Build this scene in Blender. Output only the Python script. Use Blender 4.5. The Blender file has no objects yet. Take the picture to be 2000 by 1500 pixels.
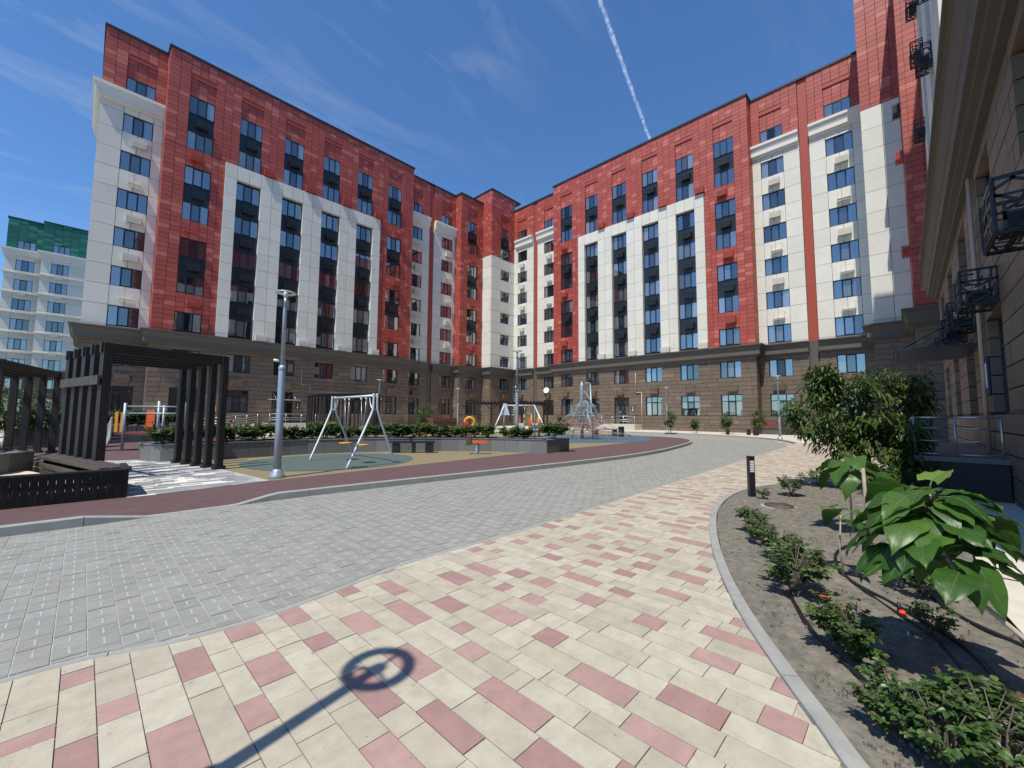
import bpy, math, random
from mathutils import Matrix, Vector
R = math.radians
rnd = random.Random(7)
SC = bpy.context.scene
COL = SC.collection

# ---------------------------------------------------------------- camera
cam_d = bpy.data.cameras.new('camera'); cam = bpy.data.objects.new('camera', cam_d); COL.objects.link(cam)
cam_d.sensor_width = 36.0; cam_d.sensor_fit = 'HORIZONTAL'; cam_d.lens = 36.0*801.04/2000.0
cam_d.clip_start = 0.05; cam_d.clip_end = 30000
YAW, PITCH, ROLL = R(43.828), R(4.406), R(0.391)
fw = Vector((math.cos(YAW)*math.cos(PITCH), math.sin(YAW)*math.cos(PITCH), math.sin(PITCH)))
rt = Vector((math.sin(YAW), -math.cos(YAW), 0)); up = rt.cross(fw)
rt2 = rt*math.cos(ROLL)+up*math.sin(ROLL); up2 = up*math.cos(ROLL)-rt*math.sin(ROLL)
m3 = Matrix((rt2, up2, -fw)).transposed()
cam.matrix_world = Matrix.Translation((0, 0, 1.6)) @ m3.to_4x4()
SC.camera = cam

# ---------------------------------------------------------------- sky and sun
SUN_EL, SUN_AZ = R(62.3), R(12.5)              # light travels towards +X, slightly +Y
sun_dir = Vector((-math.cos(SUN_AZ)*math.cos(SUN_EL), -math.sin(SUN_AZ)*math.cos(SUN_EL), math.sin(SUN_EL)))
W = bpy.data.worlds.new('World'); SC.world = W; W.use_nodes = True
nt = W.node_tree; nt.nodes.clear()
def N(t, **k):
    n = nt.nodes.new(t)
    for a, b in k.items(): setattr(n, a, b)
    return n
sky = N('ShaderNodeTexSky'); sky.sky_type = 'NISHITA'; sky.sun_disc = False
sky.sun_elevation = SUN_EL; sky.sun_rotation = math.atan2(sun_dir.x, sun_dir.y)
sky.altitude = 700; sky.air_density = 1.0; sky.dust_density = 0.1; sky.ozone_density = 5.0
bg = N('ShaderNodeBackground'); out = N('ShaderNodeOutputWorld')
tc = N('ShaderNodeTexCoord'); sep = N('ShaderNodeSeparateXYZ')
nt.links.new(tc.outputs['Generated'], sep.inputs[0])
mz = N('ShaderNodeMath', operation='MAXIMUM'); mz.inputs[1].default_value = 0.06; nt.links.new(sep.outputs[2], mz.inputs[0])
dv = N('ShaderNodeVectorMath', operation='DIVIDE'); cmb = N('ShaderNodeCombineXYZ')
for i in range(3): nt.links.new(mz.outputs[0], cmb.inputs[i])
nt.links.new(tc.outputs['Generated'], dv.inputs[0]); nt.links.new(cmb.outputs[0], dv.inputs[1])
mp = N('ShaderNodeMapping'); mp.inputs['Rotation'].default_value = (0, 0, R(-28)); mp.inputs['Scale'].default_value = (0.9, 2.6, 0)
nt.links.new(dv.outputs[0], mp.inputs[0])
n1 = N('ShaderNodeTexNoise'); n1.inputs['Scale'].default_value = 1.7; n1.inputs['Detail'].default_value = 9; n1.inputs['Roughness'].default_value = 0.62; n1.inputs['Distortion'].default_value = 0.9
nt.links.new(mp.outputs[0], n1.inputs['Vector'])
n2 = N('ShaderNodeTexNoise'); n2.inputs['Scale'].default_value = 0.7; n2.inputs['Detail'].default_value = 2; nt.links.new(dv.outputs[0], n2.inputs['Vector'])
r1 = N('ShaderNodeValToRGB'); r1.color_ramp.elements[0].position = 0.49; r1.color_ramp.elements[1].position = 0.86
r2 = N('ShaderNodeValToRGB'); r2.color_ramp.elements[0].position = 0.42; r2.color_ramp.elements[1].position = 0.66
nt.links.new(n1.outputs[0], r1.inputs[0]); nt.links.new(n2.outputs[0], r2.inputs[0])
mm = N('ShaderNodeMath', operation='MULTIPLY'); nt.links.new(r1.outputs[0], mm.inputs[0]); nt.links.new(r2.outputs[0], mm.inputs[1])
m2 = N('ShaderNodeMath', operation='MULTIPLY'); nt.links.new(mm.outputs[0], m2.inputs[0]); m2.inputs[1].default_value = 0.30
mx = N('ShaderNodeMixRGB'); mx.inputs[2].default_value = (5.6, 5.9, 6.2, 1)
tn = N('ShaderNodeMixRGB', blend_type='MULTIPLY'); tn.inputs[0].default_value = 1.0; tn.inputs[2].default_value = (0.80, 1.08, 1.28, 1); nt.links.new(sky.outputs[0], tn.inputs[1])
nt.links.new(m2.outputs[0], mx.inputs[0]); nt.links.new(tn.outputs[0], mx.inputs[1])
nt.links.new(mx.outputs[0], bg.inputs[0]); bg.inputs[1].default_value = 0.14
nt.links.new(bg.outputs[0], out.inputs[0])
sd = bpy.data.lights.new('sun', 'SUN'); sd.energy = 4.9; sd.angle = R(0.53); sd.color = (1.0, 0.94, 0.83)
so = bpy.data.objects.new('sun', sd); COL.objects.link(so); so.rotation_euler = sun_dir.to_track_quat('Z', 'Y').to_euler()
so.location = (0, 0, 60)
SC.view_settings.view_transform = 'Standard'; SC.view_settings.look = 'None'
SC.view_settings.exposure = 0.0; SC.view_settings.gamma = 1.0

# ---------------------------------------------------------------- materials
MATS = {}
def srgb(r, g, b):
    f = lambda c: (c/255)/12.92 if c/255 <= 0.04045 else ((c/255+0.055)/1.055)**2.4
    return (f(r), f(g), f(b))
def mat(name, col, rough=0.6, stops=None, noise=0.0, nscale=3.0, detail=4, bump=0.0, bscale=30.0, metal=0.0, spec=0.5,
        stretch=None, spots=0.0, blotch=0.0, bl_scale=1.2, bl_col=None, trans=0.0):
    """procedural material: base colour or per-piece random colours (stops), noise mottling, stains, fine bump"""
    m = bpy.data.materials.new(name); m.use_nodes = True; t = m.node_tree; L = t.links.new
    b = t.nodes['Principled BSDF']; b.inputs['Roughness'].default_value = rough; b.inputs['Metallic'].default_value = metal
    b.inputs['Specular IOR Level'].default_value = spec
    geo = t.nodes.new('ShaderNodeNewGeometry'); pos = geo.outputs['Position']
    if stretch:
        mpp = t.nodes.new('ShaderNodeMapping'); mpp.inputs['Scale'].default_value = stretch; L(pos, mpp.inputs[0]); pos = mpp.outputs[0]
    c = None
    if stops:
        oi = t.nodes.new('ShaderNodeObjectInfo'); ad = t.nodes.new('ShaderNodeMath'); ad.operation = 'ADD'
        L(oi.outputs['Random'], ad.inputs[0]); L(geo.outputs['Random Per Island'], ad.inputs[1])
        fr = t.nodes.new('ShaderNodeMath'); fr.operation = 'FRACT'; L(ad.outputs[0], fr.inputs[0])
        rp = t.nodes.new('ShaderNodeValToRGB'); rp.color_ramp.interpolation = 'CONSTANT'
        el = rp.color_ramp.elements
        while len(el) > 1: el.remove(el[0])
        for i, (p, cc) in enumerate(stops):
            e = el[0] if i == 0 else el.new(p)
            e.position = p; e.color = (*cc, 1)
        L(fr.outputs[0], rp.inputs[0]); c = rp.outputs[0]
    else:
        rg = t.nodes.new('ShaderNodeRGB'); rg.outputs[0].default_value = (*col, 1); c = rg.outputs[0]
    if noise > 0:
        nz = t.nodes.new('ShaderNodeTexNoise'); nz.inputs['Scale'].default_value = nscale; nz.inputs['Detail'].default_value = detail
        nz.inputs['Roughness'].default_value = 0.65; L(pos, nz.inputs['Vector'])
        mr = t.nodes.new('ShaderNodeMapRange'); mr.inputs['From Min'].default_value = 0.25; mr.inputs['From Max'].default_value = 0.75
        mr.inputs['To Min'].default_value = 1-noise; mr.inputs['To Max'].default_value = 1+noise; L(nz.outputs[0], mr.inputs[0])
        mu = t.nodes.new('ShaderNodeVectorMath'); mu.operation = 'SCALE'; L(c, mu.inputs[0]); L(mr.outputs[0], mu.inputs['Scale']); c = mu.outputs[0]
    if blotch > 0:
        nb = t.nodes.new('ShaderNodeTexNoise'); nb.inputs['Scale'].default_value = bl_scale; nb.inputs['Detail'].default_value = 6
        nb.inputs['Roughness'].default_value = 0.7; L(pos, nb.inputs['Vector'])
        rb = t.nodes.new('ShaderNodeMapRange'); rb.inputs['From Min'].default_value = 0.55; rb.inputs['From Max'].default_value = 0.72
        rb.inputs['To Max'].default_value = blotch; L(nb.outputs[0], rb.inputs[0])
        mi = t.nodes.new('ShaderNodeMixRGB'); L(rb.outputs[0], mi.inputs[0]); L(c, mi.inputs[1]); mi.inputs[2].default_value = (*(bl_col or (0.1, 0.09, 0.08)), 1); c = mi.outputs[0]
    if spots > 0:
        vo = t.nodes.new('ShaderNodeTexNoise'); vo.inputs['Scale'].default_value = 34; vo.inputs['Detail'].default_value = 1; L(pos, vo.inputs['Vector'])
        rs_ = t.nodes.new('ShaderNodeMapRange'); rs_.inputs['From Min'].default_value = 0.735; rs_.inputs['From Max'].default_value = 0.77; rs_.inputs['To Max'].default_value = spots; L(vo.outputs[0], rs_.inputs[0])
        mi2 = t.nodes.new('ShaderNodeMixRGB'); L(rs_.outputs[0], mi2.inputs[0]); L(c, mi2.inputs[1]); mi2.inputs[2].default_value = (0.12, 0.10, 0.08, 1); c = mi2.outputs[0]
    L(c, b.inputs['Base Color'])
    if bump > 0:
        nz2 = t.nodes.new('ShaderNodeTexNoise'); nz2.inputs['Scale'].default_value = bscale; nz2.inputs['Detail'].default_value = 5; L(pos, nz2.inputs['Vector'])
        bp = t.nodes.new('ShaderNodeBump'); bp.inputs['Strength'].default_value = bump; bp.inputs['Distance'].default_value = 0.02
        L(nz2.outputs[0], bp.inputs['Height']); L(bp.outputs[0], b.inputs['Normal'])
    if trans > 0:
        tr = t.nodes.new('ShaderNodeBsdfTranslucent'); L(c, tr.inputs[0]); ms = t.nodes.new('ShaderNodeMixShader'); ms.inputs[0].default_value = trans
        L(b.outputs[0], ms.inputs[1]); L(tr.outputs[0], ms.inputs[2]); L(ms.outputs[0], t.nodes['Material Output'].inputs[0])
    MATS[name] = m
    return m
RED = [(0.0, (0.36, 0.064, 0.044)), (0.2, (0.40, 0.074, 0.052)), (0.45, (0.375, 0.068, 0.047)), (0.66, (0.43, 0.086, 0.062)), (0.88, (0.52, 0.140, 0.105))]
mat('red_tile', None, 0.55, stops=RED, noise=0.10, nscale=2.5, bump=0.05, bscale=40)
mat('red_paint', (0.42, 0.070, 0.055), 0.55, noise=0.1)
mat('red_mesh', (0.36, 0.06, 0.035), 0.6, noise=0.25, nscale=14)
GREEN = [(0.0, (0.010, 0.115, 0.085)), (0.35, (0.012, 0.15, 0.11)), (0.7, (0.02, 0.20, 0.15)), (0.88, (0.04, 0.27, 0.2))]
mat('green_tile', None, 0.55, stops=GREEN, noise=0.08)
CREAM = [(0.0, (0.70, 0.685, 0.605)), (0.35, (0.725, 0.71, 0.63)), (0.7, (0.68, 0.665, 0.585))]
mat('cream_panel', None, 0.7, stops=CREAM, noise=0.06, nscale=0.9, detail=6, bump=0.04, bscale=60, blotch=0.12, bl_scale=0.5, bl_col=(0.45, 0.43, 0.38))
mat('cream_plaster', (0.72, 0.705, 0.63), 0.75, noise=0.05, nscale=1.2)
STONE = [(0.0, (0.158, 0.118, 0.086)), (0.25, (0.170, 0.127, 0.092)), (0.5, (0.150, 0.112, 0.081)), (0.7, (0.178, 0.134, 0.097)), (0.95, (0.225, 0.170, 0.122))]
mat('brown_stone', None, 0.6, stops=STONE, noise=0.16, nscale=2.2, detail=8, stretch=(1, 1, 5), bump=0.10, bscale=12)
mat('brown_cornice', (0.105, 0.094, 0.080), 0.65, noise=0.10, nscale=2)
mat('brown_mesh', (0.10, 0.09, 0.078), 0.65, noise=0.3, nscale=14)
mat('grout', (0.045, 0.04, 0.036), 0.9)
mat('dark_frame', (0.011, 0.013, 0.018), 0.4, noise=0.1)
mat('spandrel', (0.016, 0.020, 0.026), 0.35, noise=0.2, nscale=1.5)
mat('dark_cage', (0.020, 0.025, 0.030), 0.45, noise=0.2, nscale=4)
mat('cap_metal', (0.016, 0.018, 0.024), 0.5)
mat('ac_body', (0.62, 0.60, 0.55), 0.5, noise=0.08)
mat('steel', (0.55, 0.57, 0.58), 0.35, metal=0.85, noise=0.06)
mat('galv', (0.34, 0.40, 0.45), 0.42, metal=0.35, noise=0.12, nscale=6, bump=0.03)
mat('pale_steel', (0.62, 0.66, 0.68), 0.4, metal=0.2, noise=0.06)
mat('pipe_beige', (0.50, 0.38, 0.27), 0.5, noise=0.08)
mat('black_plastic', (0.012, 0.012, 0.013), 0.45, noise=0.2)
mat('dark_wood', (0.030, 0.024, 0.020), 0.55, noise=0.35, nscale=5, stretch=(3, 3, 0.4), bump=0.12, bscale=25, spec=0.3)
mat('worn_wood', (0.075, 0.060, 0.050), 0.7, noise=0.35, nscale=6, bump=0.15, bscale=25)
mat('bench_wood', (0.10, 0.065, 0.048), 0.6, noise=0.3, nscale=6, bump=0.1)
mat('board_streak', (0.010, 0.008, 0.007), 0.5, noise=0.3, blotch=0.5, bl_scale=7.0, bl_col=(0.16, 0.14, 0.12), stretch=(7, 1, 0.55), spec=0.3)  # near-black boards with pale upright streaks mixed into the colour
BEIGE = [(0.0, (0.425, 0.385, 0.295)), (0.25, (0.45, 0.412, 0.318)), (0.5, (0.40, 0.362, 0.28)), (0.75, (0.465, 0.428, 0.335))]
PINK = [(0.0, (0.36, 0.228, 0.205)), (0.4, (0.325, 0.198, 0.180)), (0.7, (0.39, 0.255, 0.230))]
GREY = [(0.0, (0.272, 0.268, 0.240)), (0.3, (0.275, 0.276, 0.252)), (0.6, (0.255, 0.256, 0.233)), (0.85, (0.287, 0.288, 0.263))]
mat('beige_paver', None, 0.85, stops=BEIGE, noise=0.17, nscale=7, detail=12, bump=0.15, bscale=120, spots=0.55, blotch=0.5, bl_scale=4.5, bl_col=(0.30, 0.26, 0.19))
mat('pink_paver', None, 0.85, stops=PINK, spots=0.5, noise=0.17, nscale=7, detail=10, bump=0.12, bscale=120, blotch=0.2, bl_scale=5, bl_col=(0.25, 0.13, 0.11))
mat('grey_paver', None, 0.88, stops=GREY, noise=0.16, nscale=4, detail=10, bump=0.16, bscale=90, blotch=0.22, bl_scale=0.8, bl_col=(0.24, 0.24, 0.23))
mat('white_paver', None, 0.85, stops=[(0, (0.72, 0.70, 0.62)), (0.5, (0.66, 0.65, 0.58))], noise=0.1)
mat('slate_paver', None, 0.85, stops=[(0, (0.25, 0.26, 0.265)), (0.5, (0.21, 0.22, 0.225)), (0.8, (0.29, 0.30, 0.30))], noise=0.12)
mat('joint_sand', (0.40, 0.35, 0.27), 0.95, noise=0.3, nscale=20)
mat('joint_grey', (0.40, 0.40, 0.385), 0.95, noise=0.25, nscale=20)
mat('kerb_stone', (0.315, 0.315, 0.29), 0.85, noise=0.16, nscale=5, detail=8, bump=0.12, bscale=70, blotch=0.2, bl_scale=2)
mat('granite', None, 0.6, stops=[(0, (0.155, 0.155, 0.15)), (0.3, (0.18, 0.18, 0.172)), (0.6, (0.135, 0.135, 0.132)), (0.85, (0.20, 0.20, 0.19))], noise=0.28, nscale=38, detail=6, bump=0.03)
mat('maroon_rubber', (0.112, 0.064, 0.064), 0.95, noise=0.22, nscale=9, detail=10, bump=0.25, bscale=160, blotch=0.18, bl_scale=0.9, bl_col=(0.24, 0.15, 0.13))
mat('tan_rubber', (0.225, 0.185, 0.105), 0.95, noise=0.14, nscale=9, detail=10, bump=0.2, bscale=160, blotch=0.12, bl_scale=0.8)
mat('green_rubber', (0.080, 0.115, 0.103), 0.95, noise=0.16, nscale=9, detail=10, bump=0.2, bscale=160, blotch=0.12, bl_scale=0.9)
mat('blue_rubber', (0.065, 0.115, 0.150), 0.95, noise=0.16, nscale=9, detail=10, bump=0.2, bscale=160)
mat('pale_concrete', (0.60, 0.56, 0.475), 0.9, noise=0.12, nscale=2.5, detail=10, bump=0.12, bscale=50, blotch=0.25, bl_scale=1.1, bl_col=(0.42, 0.38, 0.32))
mat('pale_paving', (0.55, 0.50, 0.43), 0.9, noise=0.12, nscale=4)
mat('soil', (0.165, 0.150, 0.120), 1.0, noise=0.5, nscale=9, detail=14, bump=1.0, bscale=26, blotch=0.7, bl_scale=2.4, bl_col=(0.28, 0.25, 0.195))
mat('dark_soil', (0.10, 0.085, 0.065), 1.0, noise=0.35, nscale=6, detail=12, bump=0.5, bscale=30)
mat('sand', (0.66, 0.56, 0.37), 1.0, noise=0.12, nscale=5, detail=10, bump=0.4, bscale=25)
mat('earth', (0.22, 0.20, 0.16), 1.0, noise=0.3, nscale=0.6)
mat('yellow_plastic', (0.60, 0.29, 0.035), 0.4, noise=0.1)
mat('orange_plastic', (0.70, 0.13, 0.025), 0.4, noise=0.08)
mat('red_plastic', (0.52, 0.035, 0.025), 0.4)
mat('grey_panel', (0.50, 0.53, 0.55), 0.45, noise=0.05)
mat('pale_blue', (0.50, 0.58, 0.64), 0.4, noise=0.06)
mat('rope_blue', (0.36, 0.44, 0.48), 0.7)
mat('rope_red', (0.50, 0.18, 0.12), 0.7)
mat('bark', (0.12, 0.095, 0.075), 0.9, noise=0.3, nscale=10, bump=0.4, bscale=40)
mat('pale_stem', (0.36, 0.30, 0.22), 0.8, noise=0.2, nscale=20)
def leafmat(name, stops, rough=0.45, trans=0.3, noise=0.15, spec=0.4):
    return mat(name, None, rough, stops=stops, noise=noise, nscale=6, spec=spec, trans=trans)
leafmat('tree_leaf', [(0, (0.060, 0.105, 0.022)), (0.3, (0.080, 0.130, 0.028)), (0.6, (0.048, 0.085, 0.020)), (0.85, (0.12, 0.175, 0.045))], 0.42, 0.30)
leafmat('rose_leaf', [(0, (0.055, 0.105, 0.028)), (0.35, (0.075, 0.135, 0.035)), (0.6, (0.045, 0.085, 0.025)), (0.82, (0.11, 0.175, 0.045)), (0.95, (0.13, 0.075, 0.04))], 0.38, 0.25)
leafmat('shrub_leaf', [(0, (0.065, 0.115, 0.028)), (0.35, (0.085, 0.145, 0.035)), (0.6, (0.05, 0.085, 0.022)), (0.82, (0.13, 0.19, 0.05))], 0.45, 0.25)
leafmat('catalpa_leaf', [(0, (0.045, 0.115, 0.020)), (0.3, (0.060, 0.145, 0.024)), (0.6, (0.038, 0.098, 0.020)), (0.85, (0.085, 0.18, 0.030))], 0.38, 0.36, 0.2)
leafmat('catalpa_young', [(0, (0.15, 0.24, 0.04)), (0.5, (0.19, 0.29, 0.06))], 0.42, 0.42, 0.2)
mat('leaf_vein', (0.085, 0.155, 0.04), 0.5)
mat('rose_flower', (0.80, 0.055, 0.018), 0.5)
mat('skin', (0.42, 0.24, 0.17), 0.6); mat('cloth_red', (0.55, 0.03, 0.05), 0.8); mat('cloth_green', (0.22, 0.50, 0.27), 0.8); mat('hair', (0.012, 0.010, 0.009), 0.6)
mat('cloth_dark', (0.05, 0.05, 0.07), 0.8)
mat('white_paint', (0.78, 0.78, 0.76), 0.4); mat('tyre', (0.02, 0.02, 0.02), 0.8)
mat('sign_black', (0.012, 0.012, 0.013), 0.3); mat('sign_white', (0.8, 0.8, 0.78), 0.5); mat('sign_blue', (0.02, 0.03, 0.09), 0.4)
mat('maroon_box', (0.16, 0.045, 0.032), 0.6, noise=0.2)

def glassmat(name, stops, refl=0.30, tint=(0.96, 0.95, 0.92)):
    m = bpy.data.materials.new(name); m.use_nodes = True; t = m.node_tree; L = t.links.new; t.nodes.clear()
    o = t.nodes.new('ShaderNodeOutputMaterial'); d = t.nodes.new('ShaderNodeBsdfDiffuse'); g = t.nodes.new('ShaderNodeBsdfGlossy')
    g.inputs['Roughness'].default_value = 0.015; g.inputs['Color'].default_value = (*tint, 1)
    geo = t.nodes.new('ShaderNodeNewGeometry'); oi = t.nodes.new('ShaderNodeObjectInfo')
    rp = t.nodes.new('ShaderNodeValToRGB'); rp.color_ramp.interpolation = 'CONSTANT'; el = rp.color_ramp.elements
    while len(el) > 1: el.remove(el[0])
    for i, (p, cc) in enumerate(stops):
        e = el[0] if i == 0 else el.new(p)
        e.position = p; e.color = (*cc, 1)
    L(oi.outputs['Random'], rp.inputs[0])
    # curtains: soft vertical folds
    mpp = t.nodes.new('ShaderNodeMapping'); mpp.inputs['Scale'].default_value = (9, 9, 0.25); L(geo.outputs['Position'], mpp.inputs[0])
    nz = t.nodes.new('ShaderNodeTexNoise'); nz.inputs['Scale'].default_value = 1.3; L(mpp.outputs[0], nz.inputs['Vector'])
    mr = t.nodes.new('ShaderNodeMapRange'); mr.inputs['To Min'].default_value = 0.55; mr.inputs['To Max'].default_value = 1.35; L(nz.outputs[0], mr.inputs[0])
    mu = t.nodes.new('ShaderNodeVectorMath'); mu.operation = 'SCALE'; L(rp.outputs[0], mu.inputs[0]); L(mr.outputs[0], mu.inputs['Scale'])
    L(mu.outputs[0], d.inputs['Color'])
    nw = t.nodes.new('ShaderNodeTexNoise'); nw.inputs['Scale'].default_value = 0.9; L(geo.outputs['Position'], nw.inputs['Vector'])
    bp = t.nodes.new('ShaderNodeBump'); bp.inputs['Strength'].default_value = 0.05; bp.inputs['Distance'].default_value = 0.05; L(nw.outputs[0], bp.inputs['Height']); L(bp.outputs[0], g.inputs['Normal'])
    lw = t.nodes.new('ShaderNodeFresnel'); lw.inputs['IOR'].default_value = 1.75
    ma = t.nodes.new('ShaderNodeMapRange'); ma.inputs['To Min'].default_value = refl; ma.inputs['To Max'].default_value = 1.0; L(lw.outputs[0], ma.inputs[0])
    ms = t.nodes.new('ShaderNodeMixShader'); L(ma.outputs[0], ms.inputs[0]); L(d.outputs[0], ms.inputs[1]); L(g.outputs[0], ms.inputs[2]); L(ms.outputs[0], o.inputs[0])
    MATS[name] = m
glassmat('glass', [(0, (0.015, 0.017, 0.02)), (0.3, (0.10, 0.105, 0.11)), (0.45, (0.03, 0.032, 0.035)), (0.6, (0.22, 0.22, 0.22)), (0.72, (0.02, 0.022, 0.025)), (0.9, (0.14, 0.13, 0.125))])
glassmat('glass_dark', [(0, (0.012, 0.013, 0.015)), (0.6, (0.05, 0.05, 0.055)), (0.8, (0.11, 0.11, 0.11))], 0.16)
glassmat('glass_open', [(0, (0.004, 0.004, 0.005))], 0.02)

# ---------------------------------------------------------------- mesh helpers
class MB:
    def __init__(s): s.v = []; s.f = []; s.m = []; s.sm = []
    def quadf(s, idx, m=0, sm=False): s.f.append(idx); s.m.append(m); s.sm.append(sm)
    def box(s, x0, x1, y0, y1, z0, z1, m=0):
        b = len(s.v)
        s.v += [(x0, y0, z0), (x1, y0, z0), (x1, y1, z0), (x0, y1, z0), (x0, y0, z1), (x1, y0, z1), (x1, y1, z1), (x0, y1, z1)]
        for q in ((0, 3, 2, 1), (4, 5, 6, 7), (0, 1, 5, 4), (1, 2, 6, 5), (2, 3, 7, 6), (3, 0, 4, 7)): s.quadf([b+i for i in q], m)
        return s
    def hexa(s, bot, top, m=0):
        b = len(s.v); n = len(bot); s.v += [tuple(p) for p in bot]+[tuple(p) for p in top]
        s.quadf([b+i for i in reversed(range(n))], m); s.quadf([b+n+i for i in range(n)], m)
        for i in range(n): j = (i+1) % n; s.quadf([b+i, b+j, b+n+j, b+n+i], m)
        return s
    def prism(s, poly, z0, z1, m=0):
        return s.hexa([(x, y, z0) for x, y in poly], [(x, y, z1) for x, y in poly], m)
    def sheet(s, poly, z, m=0):
        b = len(s.v); s.v += [(x, y, z) for x, y in poly]; s.quadf(list(range(b, b+len(poly))), m); return s
    def bar(s, a, b, w, h=None, m=0, upv=(0, 0, 1)):
        """rectangular bar from a to b, w across, h along upv"""
        a = Vector(a); b = Vector(b); h = w if h is None else h; d = (b-a).normalized(); u = Vector(upv)
        if abs(d.dot(u)) > 0.98: u = Vector((1, 0, 0))
        x = d.cross(u).normalized(); y = x.cross(d).normalized(); x *= w/2; y *= h/2
        return s.hexa([a-x-y, a+x-y, a+x+y, a-x+y], [b-x-y, b+x-y, b+x+y, b-x+y], m)
    def tube(s, pts, r, n=8, m=0, cap=True):
        pts = [Vector(p) for p in pts]; rs = r if isinstance(r, (list, tuple)) else [r]*len(pts); rings = []
        d0 = (pts[1]-pts[0]).normalized(); ref = Vector((0, 0, 1)) if abs(d0.z) < 0.9 else Vector((1, 0, 0)); x = d0.cross(ref).normalized()
        for i, p in enumerate(pts):
            d = (pts[min(i+1, len(pts)-1)]-pts[max(i-1, 0)]).normalized(); x = (x-d*x.dot(d)).normalized(); y = d.cross(x)
            b = len(s.v); s.v += [tuple(p+(x*math.cos(2*math.pi*k/n)+y*math.sin(2*math.pi*k/n))*rs[i]) for k in range(n)]; rings.append(b)
        for a, b in zip(rings, rings[1:]):
            for k in range(n): s.quadf([a+k, a+(k+1) % n, b+(k+1) % n, b+k], m, True)
        if cap: s.quadf([rings[0]+k for k in reversed(range(n))], m); s.quadf([rings[-1]+k for k in range(n)], m)
        return s
    def lathe(s, prof, c=(0, 0, 0), n=16, m=0):
        rings = []
        for r, z in prof:
            b = len(s.v); s.v += [(c[0]+r*math.cos(2*math.pi*k/n), c[1]+r*math.sin(2*math.pi*k/n), c[2]+z) for k in range(n)]; rings.append(b)
        for a, b in zip(rings, rings[1:]):
            for k in range(n): s.quadf([a+k, a+(k+1) % n, b+(k+1) % n, b+k], m, True)
        s.quadf([rings[0]+k for k in reversed(range(n))], m); s.quadf([rings[-1]+k for k in range(n)], m)
        return s
    def torus(s, c, R_, r, n=28, k=8, m=0, sz=1.0):
        b = len(s.v)
        for i in range(n):
            a = 2*math.pi*i/n
            for j in range(k):
                t = 2*math.pi*j/k; rr = R_+r*math.cos(t); s.v.append((c[0]+rr*math.cos(a), c[1]+rr*math.sin(a), c[2]+r*sz*math.sin(t)))
        for i in range(n):
            for j in range(k): s.quadf([b+i*k+j, b+((i+1) % n)*k+j, b+((i+1) % n)*k+(j+1) % k, b+i*k+(j+1) % k], m, True)
        return s
    def mesh(s, name, mats):
        me = bpy.data.meshes.new(name); me.from_pydata([tuple(v) for v in s.v], [], s.f)
        mats = mats if isinstance(mats, (list, tuple)) else [mats]
        for mm_ in mats: me.materials.append(MATS[mm_])
        me.polygons.foreach_set('material_index', s.m); me.polygons.foreach_set('use_smooth', s.sm); me.update()
        return me
    def build(s, name, mats, parent=None, loc=None, rz=0):
        return link(name, s.mesh(name, mats), parent, loc, rz)
def link(name, me, parent=None, loc=None, rz=0, scale=None):
    o = bpy.data.objects.new(name, me); COL.objects.link(o)
    if parent: o.parent = parent
    if loc is not None: o.location = loc
    if rz: o.rotation_euler = (0, 0, rz)
    if scale: o.scale = scale
    return o
def tag(o, label=None, cat=None, group=None, kind=None):
    if label: o['label'] = label
    if cat: o['category'] = cat
    if group: o['group'] = group
    if kind: o['kind'] = kind
    return o
def thing(name, label, cat, loc=(0, 0, 0), rz=0, group=None):
    o = bpy.data.objects.new(name, None); COL.objects.link(o); o.location = loc; o.rotation_euler = (0, 0, rz); o.empty_display_size = 0.3
    return tag(o, label, cat, group)
def copy_tree(o, parent=None):
    c = o.copy(); COL.objects.link(c); c.parent = parent
    for ch in list(o.children): copy_tree(ch, c)
    return c
def interp(pts, x):
    if x <= pts[0][0]: return pts[0][1]
    for (x0, y0), (x1, y1) in zip(pts, pts[1:]):
        if x <= x1: return y0+(y1-y0)*(x-x0)/(x1-x0)
    return pts[-1][1]
def chaikin(pts, k=2, closed=False):
    for _ in range(k):
        q = []; n = len(pts)
        rng = range(n) if closed else range(n-1)
        if not closed: q.append(pts[0])
        for i in rng:
            a, b = pts[i], pts[(i+1) % n]
            q.append(tuple(a[j]*0.75+b[j]*0.25 for j in range(len(a)))); q.append(tuple(a[j]*0.25+b[j]*0.75 for j in range(len(a))))
        if not closed: q.append(pts[-1])
        pts = q
    return pts
UNIT = {}
def unit_box(matname):
    if matname not in UNIT: UNIT[matname] = MB().box(0, 1, 0, 1, 0, 1).mesh('block_'+matname, matname)
    return UNIT[matname]
CAM = Vector((0, 0, 1.6))
def emit_pieces(boxes, name, matname, parent, M=None, limit=300):
    """boxes: (x0,x1,y0,y1,z0,z1) in parent space; the ones nearest to the viewer become objects, the rest one joined part"""
    M = M or Matrix.Identity(4)
    key = []
    for b in boxes:
        c = M @ Vector(((b[0]+b[1])/2, (b[2]+b[3])/2, (b[4]+b[5])/2)); d = c-CAM; vis = d.dot(fw) > 0.3
        size = max(b[1]-b[0], b[3]-b[2])*(b[5]-b[4])/max(d.length_squared, 0.1)
        key.append((-size if vis else 1.0, b))
    key.sort(key=lambda t: t[0])
    me = unit_box(matname)
    for _, b in key[:limit]:
        link(name, me, parent, (b[0], b[2], b[4]), 0, (b[1]-b[0], b[3]-b[2], b[5]-b[4]))
    if len(key) > limit:
        mb = MB()
        for _, b in key[limit:]: mb.box(*b)
        tag(mb.build(name, matname, parent), kind='stuff')

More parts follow.
